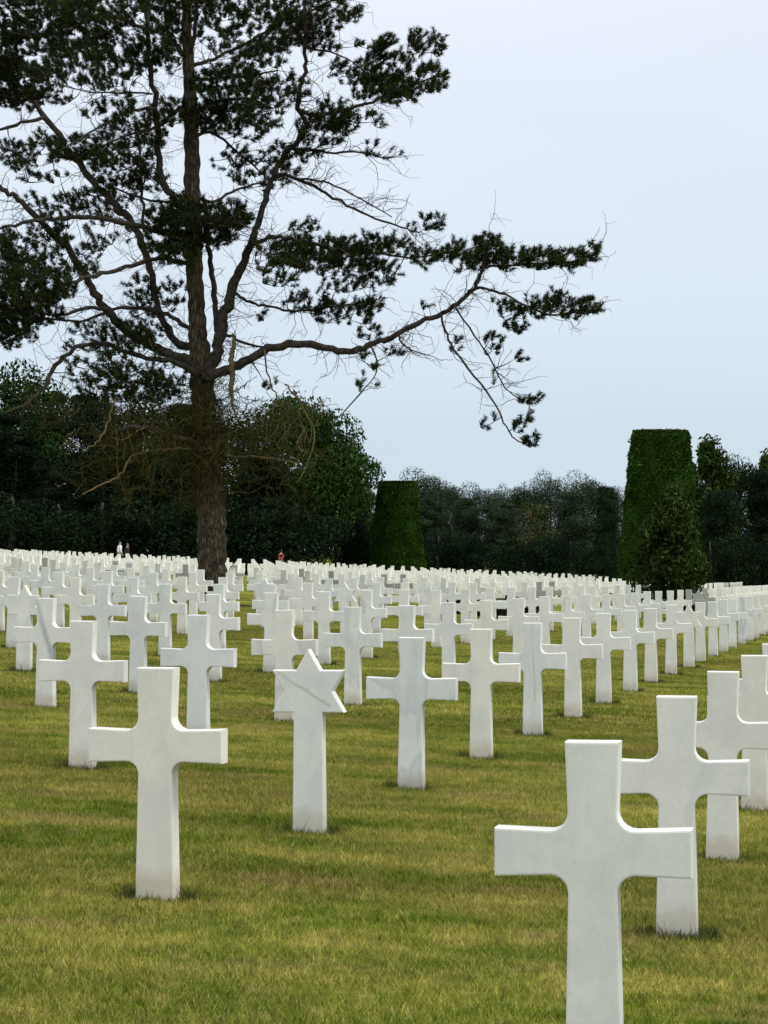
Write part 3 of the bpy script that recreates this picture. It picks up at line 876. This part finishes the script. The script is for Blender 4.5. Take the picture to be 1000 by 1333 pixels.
# sort from near limbs outward, join each to the nearest wood already there
NP = np.array(NODES)
buf = np.zeros((len(NP) + len(tufts) * 4, 3)); buf[:len(NP)] = NP; nn = len(NP)
T = np.array([tuple(at(*t)) for t in tufts])
d0 = np.array([np.min(np.sum((NP - t) ** 2, 1)) for t in T])
T = T[np.argsort(d0)]
tw = MB()
NV = []
ROOTV = np.array(ROOT)
axis = np.array([ROOT.x, ROOT.y])
for t in T:
    cand = buf[:nn]
    dv = cand - t
    # prefer wood that lies below and towards the trunk
    d2 = (dv ** 2).sum(1) * (1 + 0.5 * (dv[:, 2] > 0.15))
    k = int(np.argmin(d2))
    s = cand[k].copy()
    Ls = np.linalg.norm(t - s)
    if Ls > 0.02:
        ns = 2 if Ls < 0.4 else 3 if Ls < 1.2 else 5
        ctrl = (s + t) / 2 + np.array([rg.normal(0, .10), rg.normal(0, .10), rg.normal(-0.06, .08)]) * Ls
        ps = []
        for q in np.linspace(0, 1, ns + 1):
            ps.append((1 - q) ** 2 * s + 2 * q * (1 - q) * ctrl + q * q * t)
        r0 = 0.010 + min(0.045, 0.024 * Ls)
        tw.tube([Vector(p - ROOTV) for p in ps], [r0 + (0.006 - r0) * q for q in np.linspace(0, 1, ns + 1)], 3, cap=False)
        for p in ps[1:]:
            if nn < len(buf): buf[nn] = p; nn += 1
    # needle tuft: a bottle brush along a short shoot
    outw = np.array([t[0] - axis[0], t[1] - axis[1]]); outw /= (np.linalg.norm(outw) + 1e-6)
    dr = np.array([outw[0] * .55, outw[1] * .55, 0.75]) + rg.normal(0, .38, 3) + (t - s) / (Ls + 1e-6) * 0.45
    dr /= np.linalg.norm(dr)
    Lsh = rg.uniform(0.12, 0.28)
    nn_ = 78
    u = rg.random(nn_)
    base = t + dr * (u[:, None] * Lsh)
    rv = rg.normal(0, 1, (nn_, 3)); rv -= (rv @ dr)[:, None] * dr; rv /= np.linalg.norm(rv, axis=1)[:, None]
    nd = dr * rg.uniform(.35, 1.1, nn_)[:, None] + rv
    nd /= np.linalg.norm(nd, axis=1)[:, None]
    ln = rg.uniform(0.09, 0.165, nn_)[:, None]
    sd_ = np.cross(nd, rg.normal(0, 1, (nn_, 3))); sd_ /= np.linalg.norm(sd_, axis=1)[:, None]
    wdt = 0.0085
    NV.append(np.stack([base - sd_ * wdt, base + sd_ * wdt, base + nd * ln], 1) - ROOTV)
NV = np.concatenate(NV).reshape(-1, 3)
print('TUFTS', len(T))
tw.build('twigs', M['branch'], root)
link('needles', tri_mesh('needles', NV, M['needle']), root)


def curl(mb, p, d, length, r0, r1, drop=0.0, wig=0.35, seg=7, sides=4, shoots=0, rr=rl):
    pts = [Vector(p)]
    d = Vector(d).normalized()
    st = length / seg
    for k in range(seg):
        d = (d + Vector((rr.gauss(0, wig), rr.gauss(0, wig), rr.gauss(0, wig) - drop))).normalized()
        pts.append(pts[-1] + d * st)
    mb.tube(pts, [r0 + (r1 - r0) * k / seg for k in range(seg + 1)], sides, cap=False)
    for _ in range(shoots):
        q = rr.randint(1, seg)
        dd = Vector((rr.gauss(0, 1), rr.gauss(0, 1), rr.gauss(-.3, .8)))
        curl(mb, pts[q], dd, length * rr.uniform(.2, .5), r1 * 1.1, r1 * .6, drop * .7, wig, 4, 3, 0, rr)
    return pts


# tangle of dead mossy twigs under the crown
mm = MB()
loc2 = lambda x, y, dz: at(x, y, D0 + dz) - ROOT
for k in range(1100):
    # start close to the trunk or to one of the low limbs
    r_ = rl.random()
    if r_ < .22:
        y = rl.uniform(490, 640); x = 268 + rl.uniform(-16, 16); dz = rl.uniform(-.5, .5)
        d = Vector((rl.choice([-1, 1]) * rl.uniform(.4, 1), rl.gauss(0, .8), rl.uniform(-.4, .5)))
        ln = rl.uniform(.4, 1.6)
    elif r_ < .80:
        y = rl.gauss(572, 44); x = rl.gauss(200, 62) if rl.random() < .62 else rl.gauss(355, 45); dz = rl.uniform(-2.2, 2.2)
        if y < 528 or y > 650 or x < 70 or x > 432: continue
        d = Vector((rl.gauss(0, 1), rl.gauss(0, .7), rl.gauss(-.1, .5))); ln = rl.uniform(.4, 1.4)
        if rl.random() < .3:            # the bough that carries it back to the trunk or a low limb
            p0 = loc2(x, y, dz); cand_ = [Vector(q) - ROOT for q in NODES if q[2] < ROOT.z + 8]
            q0 = min(cand_, key=lambda c_: (c_ - p0).length)
            mid_ = (p0 + q0) / 2 + Vector((0, 0, rl.uniform(-.5, .2)))
            if (p0 - q0).length < 1.9: mm.tube([q0, (q0 + mid_) / 2 + Vector((rl.gauss(0, .08), 0, rl.gauss(0, .08))), mid_, (p0 + mid_) / 2 + Vector((rl.gauss(0, .08), 0, rl.gauss(0, .08))), p0], [.030, .026, .022, .017, .012], 4, cap=False)
    else:
        y = rl.gauss(525, 18); x = rl.uniform(30, 400); dz = rl.uniform(-2.5, 2.5)
        if x > 330 and y < 515: continue
        d = Vector((rl.gauss(0, 1), rl.gauss(0, .7), rl.gauss(-.6, .5))); ln = rl.uniform(.4, 1.2)
    curl(mm, loc2(x, y, dz), d, ln, rl.uniform(.010, .018), .006, drop=.05, wig=.45, shoots=rl.randint(3, 6))
for k in range(800):                       # moss beards and bark shoots on the trunk
    y = rl.uniform(520, 655); a = rl.uniform(0, 6.28); t = (y - 520) / 135
    rad = 0.38
    c = loc2(268 + 7 * t, y, 0)
    p = c + Vector((math.cos(a) * rad, math.sin(a) * rad, 0))
    curl(mm, p, Vector((math.cos(a), math.sin(a), rl.uniform(-.6, .3))), rl.uniform(.12, .42), .011, .006, drop=.15, seg=4, sides=3)
mm.build('dead_twigs', M['moss'], root)
# brighter bare boughs
pl = MB()


def px_branch(mb, pts, dz0, dz1, sides=6):
    P = [(x, y, r, dz0 + (dz1 - dz0) * q / (len(pts) - 1)) for q, (x, y, r) in enumerate(pts)]
    C = crom(P, 5)
    mb.tube([at(x + rl.gauss(0, 1.0), y + rl.gauss(0, 1.0), D0 + dz) - ROOT for x, y, r, dz in C], [.8 * r / PXM for x, y, r, dz in C], sides)


px_branch(pl, [(262, 585, 2.6), (240, 583, 2.4), (215, 585, 2.2), (175, 592, 2), (165, 606, 1.9), (152, 622, 1.7), (130, 632, 1.4), (108, 643, 1)], -.4, -2.4)
px_branch(pl, [(290, 592, 1.8), (320, 595, 1.7), (350, 596, 1.5), (390, 602, 1)], -.3, -1.5)
px_branch(pl, [(370, 500, 1.4), (388, 520, 1.3), (402, 545, 1.3), (410, 570, 1.2), (402, 600, 1), (388, 628, .7)], -1, -1.4)
px_branch(pl, [(150, 518, 1.6), (142, 545, 1.5), (128, 572, 1.3), (112, 585, 1)], -2, -2.4)
px_branch(pl, [(345, 455, 1.6), (352, 500, 1.3), (360, 515, 1.1), (356, 540, .8)], -1, -1.2)
for k in range(26):
    x = rl.uniform(345, 425); y = rl.uniform(500, 560)
    curl(pl, loc2(x, y, -1.2 + rl.gauss(0, .4)), Vector((rl.gauss(0, .4), rl.gauss(0, .4), -1)), rl.uniform(.5, 1.3), .011, .006, drop=.1, wig=.3, shoots=1)
for k in range(30):
    x = rl.uniform(90, 290); y = rl.uniform(510, 610)
    curl(pl, loc2(x, y, -1.6 + rl.gauss(0, .8)), Vector((rl.gauss(0, 1), rl.gauss(0, .6), -.5)), rl.uniform(.4, 1.1), .010, .006, drop=.1, wig=.4, shoots=1)
pb = pl.build('bare_twigs', M['pale'], root)
st = MB()
px_branch(st, [(306, 538, 1.6), (301, 515, 3.4), (303, 490, 4.6), (301, 465, 4.4), (305, 448, 3.4), (302, 434, 0.8)], -.6, -.7, 8)
tag(st.build('broken_stub', M['pale'], root, smooth=True), 'upright snapped yellowish branch stub')
# thin bare twigs in the open parts of the crown
bt = MB()
for k in range(1500):
    q = LP[rl.randrange(len(LP))]
    if q[3] > 9 or q[1] > 520: continue
    p = loc2(q[0], q[1], q[2])
    out_ = Vector((p.x, 0, 0)).normalized() if abs(p.x) > .1 else Vector((1, 0, 0))
    curl(bt, p, out_ * .8 + Vector((rl.gauss(0, .8), rl.gauss(0, .8), rl.gauss(.05, .7))), rl.uniform(.4, 1.5), .012, .005, drop=-.02, wig=.28, shoots=rl.randint(1, 4))
bt.build('fine_twigs', M['branch'], root)

# dark ragged ring on the lawn at the foot of the pine
lt = MB()
K = 40
ring = []
for k in range(K):
    a = 2 * math.pi * k / K
    r_ = 1.35 + 0.22 * math.sin(a * 3 + 1) + rl.uniform(-.12, .12)
    ring.append((ROOT.x + r_ * math.cos(a), ROOT.y + 1.2 * r_ * math.sin(a)))
lt.v = [(x, y, ground_z(x) + 0.006) for x, y in ring] + [(ROOT.x, ROOT.y, ROOT.z + 0.05)]; lt.n = K + 1
lt.f = [(k, (k + 1) % K, K) for k in range(K)]
tag(lt.build('dark_ring', M['foot_ring'], smooth=True), kind='structure')


# ------------------------------------------------------------------ background trees
def shell_points(rng, c, r, n, inner=0.35):
    """points in an ellipsoid, crowded towards its outside"""
    v = rng.normal(0, 1, (n, 3)); v /= np.linalg.norm(v, axis=1)[:, None]
    k = inner + (1 - inner) * rng.random(n) ** 0.45
    return np.array(c) + v * k[:, None] * np.array(r), v


def leaf_quads(rng, P, D, size, flat=0.0, stretch=1.0):
    n = len(P)
    nrm = D * 0.6 + rng.normal(0, 0.7, (n, 3))
    nrm[:, 2] += flat
    nrm /= np.linalg.norm(nrm, axis=1)[:, None]
    a = np.cross(nrm, rng.normal(0, 1, (n, 3))); a /= np.linalg.norm(a, axis=1)[:, None]
    b = np.cross(nrm, a)
    s = size * rng.uniform(0.5, 1.25, n)[:, None]
    return np.stack([P - a * s * .5 * stretch, P - b * s * .32 + a * s * .1, P + a * s * .5 * stretch, P + b * s * .32 + a * s * .05], 1).reshape(-1, 3)


def broadleaf(seed, h, w, nleaf=16000, size=.26, lobes=30, low=.08):
    r = np.random.default_rng(seed)
    V = []
    cz = h * (low + (1 - low) / 2)
    hz = h * (1 - low) / 2
    tot = 0
    cs = []
    for k in range(lobes):
        v = r.normal(0, 1, 3); v /= np.linalg.norm(v)
        kk = r.uniform(.45, .8)
        c = np.array([v[0] * w / 2 * kk, v[1] * w / 2 * kk, cz + v[2] * hz * kk])
        rad = r.uniform(.16, .30) * w
        cs.append((c, (rad, rad, rad * r.uniform(.55, .8))))
    cs.append((np.array([0, 0, cz]), (w * .36, w * .36, hz * .7)))
    for c, rr in cs:
        P, D = shell_points(r, c, rr, nleaf // len(cs))
        V.append(leaf_quads(r, P, D, size))
    return np.concatenate(V), cs


def conifer(seed, h, w, nleaf=38000, size=.19, low=.04, lay=10, taper=.35):
    """old pines: layered flat pads of needles at many heights, ragged outline"""
    r = np.random.default_rng(seed)
    V = []; cs = []
    for k in range(lay * 4):
        t = (k + r.random()) / (lay * 4)
        z = h * (low + (1 - low) * t)
        wr = w / 2 * (1 - taper * t ** 3) * r.uniform(.5, 1.0)
        a = r.uniform(0, 6.28)
        rad = w * r.uniform(.09, .24)
        c = np.array([math.cos(a) * max(wr - rad, 0), math.sin(a) * max(wr - rad, 0), min(z, h - rad * .3)])
        cs.append((c, (rad, rad, rad * r.uniform(.35, .62))))
    for k in range(6):
        cs.append((np.array([0, 0, h * (.15 + .13 * k)]), (w * .25, w * .25, h * .10)))
    for c, rr in cs:
        P, D = shell_points(r, c, rr, nleaf // len(cs), .25)
        V.append(leaf_quads(r, P, D, size, flat=.5, stretch=1.35))
    return np.concatenate(V), cs


def feather(seed, h, w, nleaf=5000, size=.16, low=.08):
    r = np.random.default_rng(seed)
    V = []; cs = []
    for k in range(46):
        t = (k + r.random()) / 46
        wr = w / 2 * (1 - t) ** .5 * r.uniform(.3, 1.15) * (0.6 + 0.4 * min(1, t * 5))
        a = r.uniform(0, 6.28)
        c = np.array([math.cos(a) * wr * .75, math.sin(a) * wr * .75, h * (low + (1 - low) * t * .95)])
        rad = w * r.uniform(.09, .17)
        cs.append((c, (rad, rad, rad * r.uniform(.8, 1.6))))
    for c, rr in cs:
        P, D = shell_points(r, c, rr, nleaf // len(cs), .2)
        V.append(leaf_quads(r, P, D, size, stretch=1.6))
    return np.concatenate(V), cs


def trunk_mesh(name, h, r0, cs, seed, m, nb=9):
    rr = random.Random(seed)
    b = MB()
    pts = [Vector((rr.gauss(0, .02) * h * t, rr.gauss(0, .02) * h * t, h * t - .3 * (t == 0))) for t in np.linspace(0, .93, 8)]
    b.tube(pts, [r0 * (1 - .8 * t) * (1.25 if t == 0 else 1) for t in np.linspace(0, 1, 8)], 8)
    for k in range(nb):
        c = Vector(rr.choice(cs)[0])
        s = pts[min(6, max(1, int(c.z / h * 5)))]
        b.tube([s, (s + c) / 2 + Vector((0, 0, -.03 * h)), c], [r0 * .35, r0 * .22, r0 * .1], 5)
    return b.mesh(name, m, True)


KINDS = {}


def kind(name, gen, mleaf, h, w, seed, r0=.22, **kw):
    V, cs = gen(seed, h, w, **kw)
    KINDS[name] = (tri_mesh(name + '_crown', V, M[mleaf], 4), trunk_mesh(name + '_trunk', h, r0, cs, seed, M['branch']), h, w)


kind('pineA', conifer, 'fir', 12, 8.5, 1)
kind('pineB', conifer, 'fir', 12, 9, 2, taper=.15)
kind('pineC', conifer, 'fir', 12, 10, 3, taper=.6, lay=12)
kind('oakA', broadleaf, 'oak', 12, 10, 4, nleaf=42000)
kind('oakB', broadleaf, 'oak', 12, 9, 5, nleaf=20000)
kind('pineD', broadleaf, 'fir', 12, 9, 31, nleaf=34000, size=.19, lobes=44, low=.02)
kind('pineE', broadleaf, 'fir', 12, 9, 32, nleaf=34000, size=.19, lobes=60, low=.04)
kind('softA', feather, 'soft', 10, 6, 6, nleaf=12000, size=.24)
kind('bush', broadleaf, 'fir', 3, 4.5, 8, nleaf=9000, size=.15, lobes=12, low=0)
kind('brownA', conifer, 'brush', 10, 7, 9, nleaf=5200, size=.2, low=.3)
KINDS['brownA'][1].materials[0] = M['pale']


def bg_tree(k, px, top, wpx, d, label, group, tint=(1, 1, 1), name='tree', cat='tree', rz=None):
    cm_, tm, h0, w0 = KINDS[k]
    x = (px - 500) / 3500 * d
    z0 = ground_z(x)
    ztop = at(px, top, d).z
    h = ztop - z0
    w_ = wpx / 3500 * d * {GC: 1.22, GR: 1.3, GW: 1.3}.get(group, 1.0)
    o = empty(name, (x, d, z0))
    o.scale = (w_ / w0, w_ / w0, h / h0)
    o.rotation_euler = (0, 0, rl.uniform(0, 6.28) if rz is None else rz)
    tag(o, label, cat, group)
    c = link('crown', cm_, o); c.color = (*tint, 1)
    link('trunk', tm, o)
    return o


GW = 'trees of the dark wood behind the pine'
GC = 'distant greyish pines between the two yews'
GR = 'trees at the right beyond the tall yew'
BL = (1.75, 1.6, 1.75)  # pale bluish lift painted into the crowns in place of haze
# left wood, seen behind the pine
for t in [
    ('oakB', 5, 462, 130, 192, 'dense green tree cut off by the left edge, rising highest of the left wood', (.7, .8, .7)),
    ('pineB', 62, 512, 110, 200, 'dark bushy tree at the left edge of the wood, below a gap of sky', (.7, .8, .7)),
    ('pineA', 122, 515, 110, 196, 'dark tree of the wood behind the bare mossy twigs left of the trunk', (.7, .8, .7)),
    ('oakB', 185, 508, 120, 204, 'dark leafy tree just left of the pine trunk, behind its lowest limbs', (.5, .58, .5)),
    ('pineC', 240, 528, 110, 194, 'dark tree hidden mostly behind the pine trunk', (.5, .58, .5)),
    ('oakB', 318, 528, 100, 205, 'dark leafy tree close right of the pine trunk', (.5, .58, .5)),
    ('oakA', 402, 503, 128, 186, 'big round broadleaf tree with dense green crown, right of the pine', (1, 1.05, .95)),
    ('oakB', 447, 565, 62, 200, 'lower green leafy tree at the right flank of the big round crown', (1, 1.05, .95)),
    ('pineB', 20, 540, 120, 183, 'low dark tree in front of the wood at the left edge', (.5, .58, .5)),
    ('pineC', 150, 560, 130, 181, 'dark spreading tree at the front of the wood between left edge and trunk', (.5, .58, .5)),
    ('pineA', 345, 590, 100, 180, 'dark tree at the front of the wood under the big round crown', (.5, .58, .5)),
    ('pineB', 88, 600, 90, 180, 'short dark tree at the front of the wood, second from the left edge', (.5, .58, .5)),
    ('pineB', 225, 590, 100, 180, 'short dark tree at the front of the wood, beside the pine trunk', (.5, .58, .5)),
    ('softA', 478, 640, 60, 226, 'small pale grey-green tree between the round crown and the left yew', (1.0, 1.1, 1.2)),
]:
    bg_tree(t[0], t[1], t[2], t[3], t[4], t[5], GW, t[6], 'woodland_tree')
for n, (px, top, wp, d, lb) in enumerate([(15, 640, 110, 176, 'at the left edge'), (75, 650, 100, 177, 'second from the left edge'), (135, 648, 110, 176, 'midway between the left edge and the trunk'),
                             (200, 655, 100, 177, 'just left of the pine trunk'), (262, 650, 100, 176, 'right behind the pine trunk'), (325, 655, 100, 177, 'just right of the pine trunk'), (385, 650, 110, 176, 'under the big round crown'), (438, 655, 70, 192, 'near the left yew'), (474, 680, 50, 200, 'touching the left yew')]):
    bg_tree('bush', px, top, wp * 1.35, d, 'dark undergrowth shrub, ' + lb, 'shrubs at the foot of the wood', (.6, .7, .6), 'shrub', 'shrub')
# centre, far pines
for t in [
    ('pineD', 546, 603, 74, 250, 'dark flat-topped pine rising behind the left yew'),
    ('pineE', 582, 616, 62, 256, 'round-headed bluish pine second right of the left yew'),
    ('pineD', 622, 622, 60, 250, 'lower bluish pine where the far treeline dips'),
    ('pineD', 655, 625, 46, 259, 'small bluish pine in the dip left of the brownish tree'),
    ('pineE', 682, 617, 60, 254, 'bluish pine right behind the brownish tree'),
    ('pineD', 716, 605, 50, 250, 'bluish round-headed pine just right of the brownish tree'),
    ('pineE', 764, 606, 60, 248, 'broad bluish pine left of the tall yew, topping the far treeline'),
    ('pineE', 800, 627, 50, 256, 'bluish pine partly hidden behind the tall yew'),
    ('pineA', 560, 640, 70, 235, 'dark pine in the front row right beside the left yew'),
    ('pineC', 606, 650, 70, 238, 'dark pine in the front row under the dip of the treeline'),
    ('pineB', 655, 655, 66, 236, 'dark pine in the front row left of the brownish tree'),
    ('pineC', 745, 642, 80, 236, 'dark pine in the front row right of the brownish tree'),
]:
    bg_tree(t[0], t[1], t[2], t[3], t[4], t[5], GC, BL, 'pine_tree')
bg_tree('brownA', 690, 656, 95, 222, 'thin brownish tree with a bare pale trunk before the far pines', 'odd trees before the far pines', (1.3, 1.7, 1.6), 'brown_tree')
bg_tree('pineA', 790, 634, 66, 150, 'dark ragged small conifer touching the left side of the tall yew', 'odd trees before the far pines', (.9, 1, .9), 'conifer')
for n, (px, top, wp, lb) in enumerate([(520, 690, 80, 'behind the left yew'), (572, 694, 80, 'just right of the left yew'), (628, 696, 80, 'under the dip of the treeline'), (686, 700, 80, 'under the brownish tree'), (742, 700, 80, 'midway from the brownish tree to the tall yew'), (794, 702, 70, 'left of the tall yew')]):
    bg_tree('bush', px, top, wp, 212, 'low dark shrub below the far pines, ' + lb, 'shrubs under the far pines', (.6, .75, .7), 'shrub', 'shrub')
# right
for t in [
    ('softA', 925, 572, 90, 160, 'feathery mid-green tree right behind the tall yew', (1.0, 1.0, 1.0)),
    ('pineE', 962, 578, 80, 172, 'dark pine with a ragged pointed top near the right edge', (.7, .8, .7)),
    ('softA', 1000, 590, 60, 176, 'yellow-green tree cut off by the right edge', (1.5, 1.35, 1.0)),
    ('pineA', 1000, 612, 90, 162, 'dark conifer cut off by the right edge, below the yellow-green tree', (.7, .8, .7)),
    ('pineC', 940, 640, 90, 158, 'dark low conifer at the front, right of the tall yew', (.7, .8, .7)),
    ('pineB', 1040, 600, 100, 170, 'dark conifer standing just beyond the right edge', (.7, .8, .7)),
    ('pineB', 890, 600, 70, 175, 'dark conifer almost wholly behind the tall yew', (.7, .8, .7)),
]:
    bg_tree(t[0], t[1], t[2], t[3], t[4], t[5], GR, t[6], 'woodland_tree')
for n, (px, top, wp, lb) in enumerate([(925, 700, 80, 'beside the tall yew'), (975, 702, 80, 'near the right edge'), (1020, 700, 80, 'at the right edge')]):
    bg_tree('bush', px, top, wp, 151, 'dark undergrowth shrub below the right-hand trees, ' + lb, 'shrubs right of the tall yew', (.7, .8, .7), 'shrub', 'shrub')


# ------------------------------------------------------------------ clipped yews
def yew(name, cxy, wb, wt, px_top, px_c, label, seed, rtop=.08):
    r = np.random.default_rng(seed)
    x, y = cxy
    z0 = ground_z(x)
    h = at(px_c, px_top, y).z - z0
    root_ = empty(name, (x, y, z0))
    tag(root_, label, 'topiary yew', 'clipped yew columns')
    n = 52000
    # a dense solid core with leaf sprays standing out of it
    core = MB()
    K = 36; rings = 14
    prof = lambda t: (wb + (wt - wb) * t ** 0.95) / 2 * (1 - rtop * max(0, (t - .955) / .045) ** 2)
    for a_ in range(rings + 1):
        t = a_ / rings
        rr_ = prof(t) - .10
        for k in range(K):
            a = 2 * math.pi * k / K
            core.v.append((rr_ * math.cos(a), rr_ * math.sin(a), t * (h - .10)))
    core.v.append((0, 0, h - .10)); core.n = len(core.v)
    core.f = [(q * K + k, q * K + (k + 1) % K, (q + 1) * K + (k + 1) % K, (q + 1) * K + k) for q in range(rings) for k in range(K)]
    core.f += [(rings * K + k, rings * K + (k + 1) % K, rings * K + K) for k in range(K)]
    core.build('core', M['yew'], root_)
    t = r.random(n) ** .95
    a = r.uniform(0, 2 * math.pi, n)
    rad = np.array([prof(q) for q in t]) + r.normal(0, .03, n) - .03 + 0.05 * np.sin(a * 5 + t * 9) * np.sin(t * 14 + a * 2)
    # slightly uneven clipping in horizontal bands
    rad += 0.02 * np.sin(t * h * 7)
    P = np.c_[rad * np.cos(a), rad * np.sin(a), t * h]
    D = np.c_[np.cos(a), np.sin(a), np.full(n, .25)]
    Vq = leaf_quads(r, P, D, .10, stretch=1.7)
    nt_ = 9000
    a2 = r.uniform(0, 6.28, nt_); r2 = np.sqrt(r.random(nt_)) * wt / 2 * .98
    P2 = np.c_[r2 * np.cos(a2), r2 * np.sin(a2), h - .03 + r.normal(0, .03, nt_)]
    V2 = leaf_quads(r, P2, np.tile([0, 0, 1.0], (nt_, 1)), .10)
    # stray uncut shoots
    ns = 260
    t3 = r.random(ns); a3 = r.uniform(0, 6.28, ns)
    r3 = np.array([prof(q) for q in t3]) + np.abs(r.normal(0, .07, ns))
    P3 = np.c_[r3 * np.cos(a3), r3 * np.sin(a3), t3 * h]
    V3 = leaf_quads(r, P3, np.c_[np.cos(a3), np.sin(a3), np.ones(ns)], .16, stretch=1.8)
    link('foliage', tri_mesh('yew_foliage', np.concatenate([Vq, V2, V3]), M['yew'], 4), root_)


yew('clipped_yew', YEW_R, 4.6, 2.85, 561, 858, 'tall column of clipped dark yew at right, a flat-topped cone partly behind a small tree', 51)
yew('clipped_yew', YEW_L, 4.15, 2.7, 627, 517, 'smaller clipped yew cone with a flat top beside the big round tree', 52, .24)

# small tree growing in front of the tall yew
V_, cs_ = feather(77, 4.25, 3.3, nleaf=12000, size=.12, low=.14)
so = empty('small_tree', (SMALL[0], SMALL[1], ground_z(SMALL[0])))
tag(so, 'small loose-leaved tree with thin trunk standing in front of the tall clipped yew', 'tree')
link('crown', tri_mesh('small_crown', V_, M['soft'], 4), so)
link('trunk', trunk_mesh('small_trunk', 4.0, .07, cs_, 3, M['branch'], 22), so)

# low brown-topped shrub among the crosses
r = np.random.default_rng(90)
Vb = []
Lr = Vector((BR_B[0] - BR_A[0], BR_B[1] - BR_A[1], 0)).length
ang = math.atan2(BR_B[1] - BR_A[1], BR_B[0] - BR_A[0])
for k in range(30):
    u = (k + .5) / 30 * Lr - Lr / 2
    c = (u, r.normal(0, .12), .26 + r.normal(0, .04))
    P, D = shell_points(r, c, (.34, .45, .34), 330, .3)
    P[:, 2] = np.maximum(P[:, 2], .0)
    Vb.append(leaf_quads(r, P, D, .11))
o = link('low_shrub', tri_mesh('low_shrub', np.concatenate(Vb), M['brush'], 4))
mx, my = (BR_A[0] + BR_B[0]) / 2, (BR_A[1] + BR_B[1]) / 2
o.location = (mx, my, ground_z(mx)); o.rotation_euler = (0, 0, ang)
tag(o, 'low dark brown shrub bank showing through the crosses between the two yews', 'shrub')


# ------------------------------------------------------------------ visitors far across the field
def clay(name, segs, radii, m, parent, sub=1):
    """continuous body from a joint graph: segs = (list of points, list of edges)"""
    me = bpy.data.meshes.new(name)
    me.from_pydata(segs[0], segs[1], [])
    me.materials.append(m)
    o = bpy.data.objects.new(name, me); COL.objects.link(o)
    if parent: o.parent = parent
    sk = o.modifiers.new('skin', 'SKIN')
    for v, r_ in zip(me.skin_vertices[0].data, radii): v.radius = r_ if hasattr(r_, '__len__') else (r_, r_)
    me.skin_vertices[0].data[0].use_root = True
    s = o.modifiers.new('sub', 'SUBSURF'); s.levels = s.render_levels = sub
    return o


def person(px, d, label, shirt, trousers, hair, facing, hgt=1.72, bag=None):
    x = (px - 500) / 3500 * d
    rt = empty('person', (x, d, ground_z(x))); rt.rotation_euler = (0, 0, facing); rt.scale = (hgt / 1.72,) * 3
    tag(rt, label, 'person', 'visitors walking along the edge of the wood')
    skin = mat('skin', flat((0.42, 0.27, 0.2), 5, .1), .6, .3)
    ms = mat('shirt', flat(shirt, 5, .12), .85, .1); mt = mat('trousers', flat(trousers, 5, .15), .85, .1); mh = mat('hair', flat(hair, 20, .3), .6, .3)
    J = [(0, 0, .95), (0, 0, 1.15), (0, .01, 1.38), (0, 0, 1.48), (0, -.02, 1.56), (0, -.03, 1.66),
         (-.18, 0, 1.41), (-.24, .03, 1.13), (-.23, -.10, .90), (-.225, -.14, .82), (.18, 0, 1.41), (.24, .05, 1.13), (.25, -.04, .88), (.25, -.07, .80),
         (-.09, 0, .90), (-.10, -.09, .50), (-.10, .0, .08), (-.10, -.15, .04), (.09, 0, .90), (.10, .10, .50), (.10, .22, .10), (.10, .09, .04)]
    E_ = [(0, 1), (1, 2), (2, 3), (3, 4), (4, 5), (2, 6), (6, 7), (7, 8), (8, 9), (2, 10), (10, 11), (11, 12), (12, 13), (0, 14), (14, 15), (15, 16), (16, 17), (0, 18), (18, 19), (19, 20), (20, 21)]
    rd = [(.14, .10), (.13, .095), (.15, .10), .055, .075, .085, .06, .045, .035, .04, .06, .045, .035, .04, .085, .06, .042, .04, .085, .06, .042, .04]
    clay('body', (J, E_), rd, skin, rt)
    clay('shirt', ([J[0], J[1], J[2], J[6], J[7], (-.235, -.05, 1.0), J[10], J[11], (.247, 0, 1.0)], [(0, 1), (1, 2), (2, 3), (3, 4), (4, 5), (2, 6), (6, 7), (7, 8)]),
         [(.17, .125), (.155, .115), (.17, .12), .078, .062, .05, .078, .062, .05], ms, rt)
    clay('trousers', ([J[0], J[14], J[15], J[16], J[18], J[19], J[20]], [(0, 1), (1, 2), (2, 3), (0, 4), (4, 5), (5, 6)]), [(.155, .11), .10, .075, .062, .10, .075, .062], mt, rt)
    clay('hair', ([(0, .0, 1.60), (0, .0, 1.68), (0, -.02, 1.715)], [(0, 1), (1, 2)]), [.085, .098, .07], mh, rt)
    if bag:
        clay('backpack', ([(0, .16, 1.08), (0, .17, 1.34)], [(0, 1)]), [(.14, .08), (.13, .07)], mat('backpack', flat(bag, 5, .1), .8, .1), rt)


person(156, 172, 'visitor in a white shirt standing behind the far crosses, left of the pine trunk', (.8, .8, .8), (.05, .05, .07), (.03, .025, .02), 2.0, 1.85)
person(166, 173.5, 'dark-clothed visitor close beside the one in the white shirt', (.03, .03, .035), (.03, .03, .04), (.12, .12, .12), 1.2, 1.72, (.02, .02, .02))
person(366, 173, 'distant visitor in a pinkish red top, right of the pine trunk', (.36, .09, .09), (.06, .06, .09), (.06, .04, .03), -2.2, 1.74)
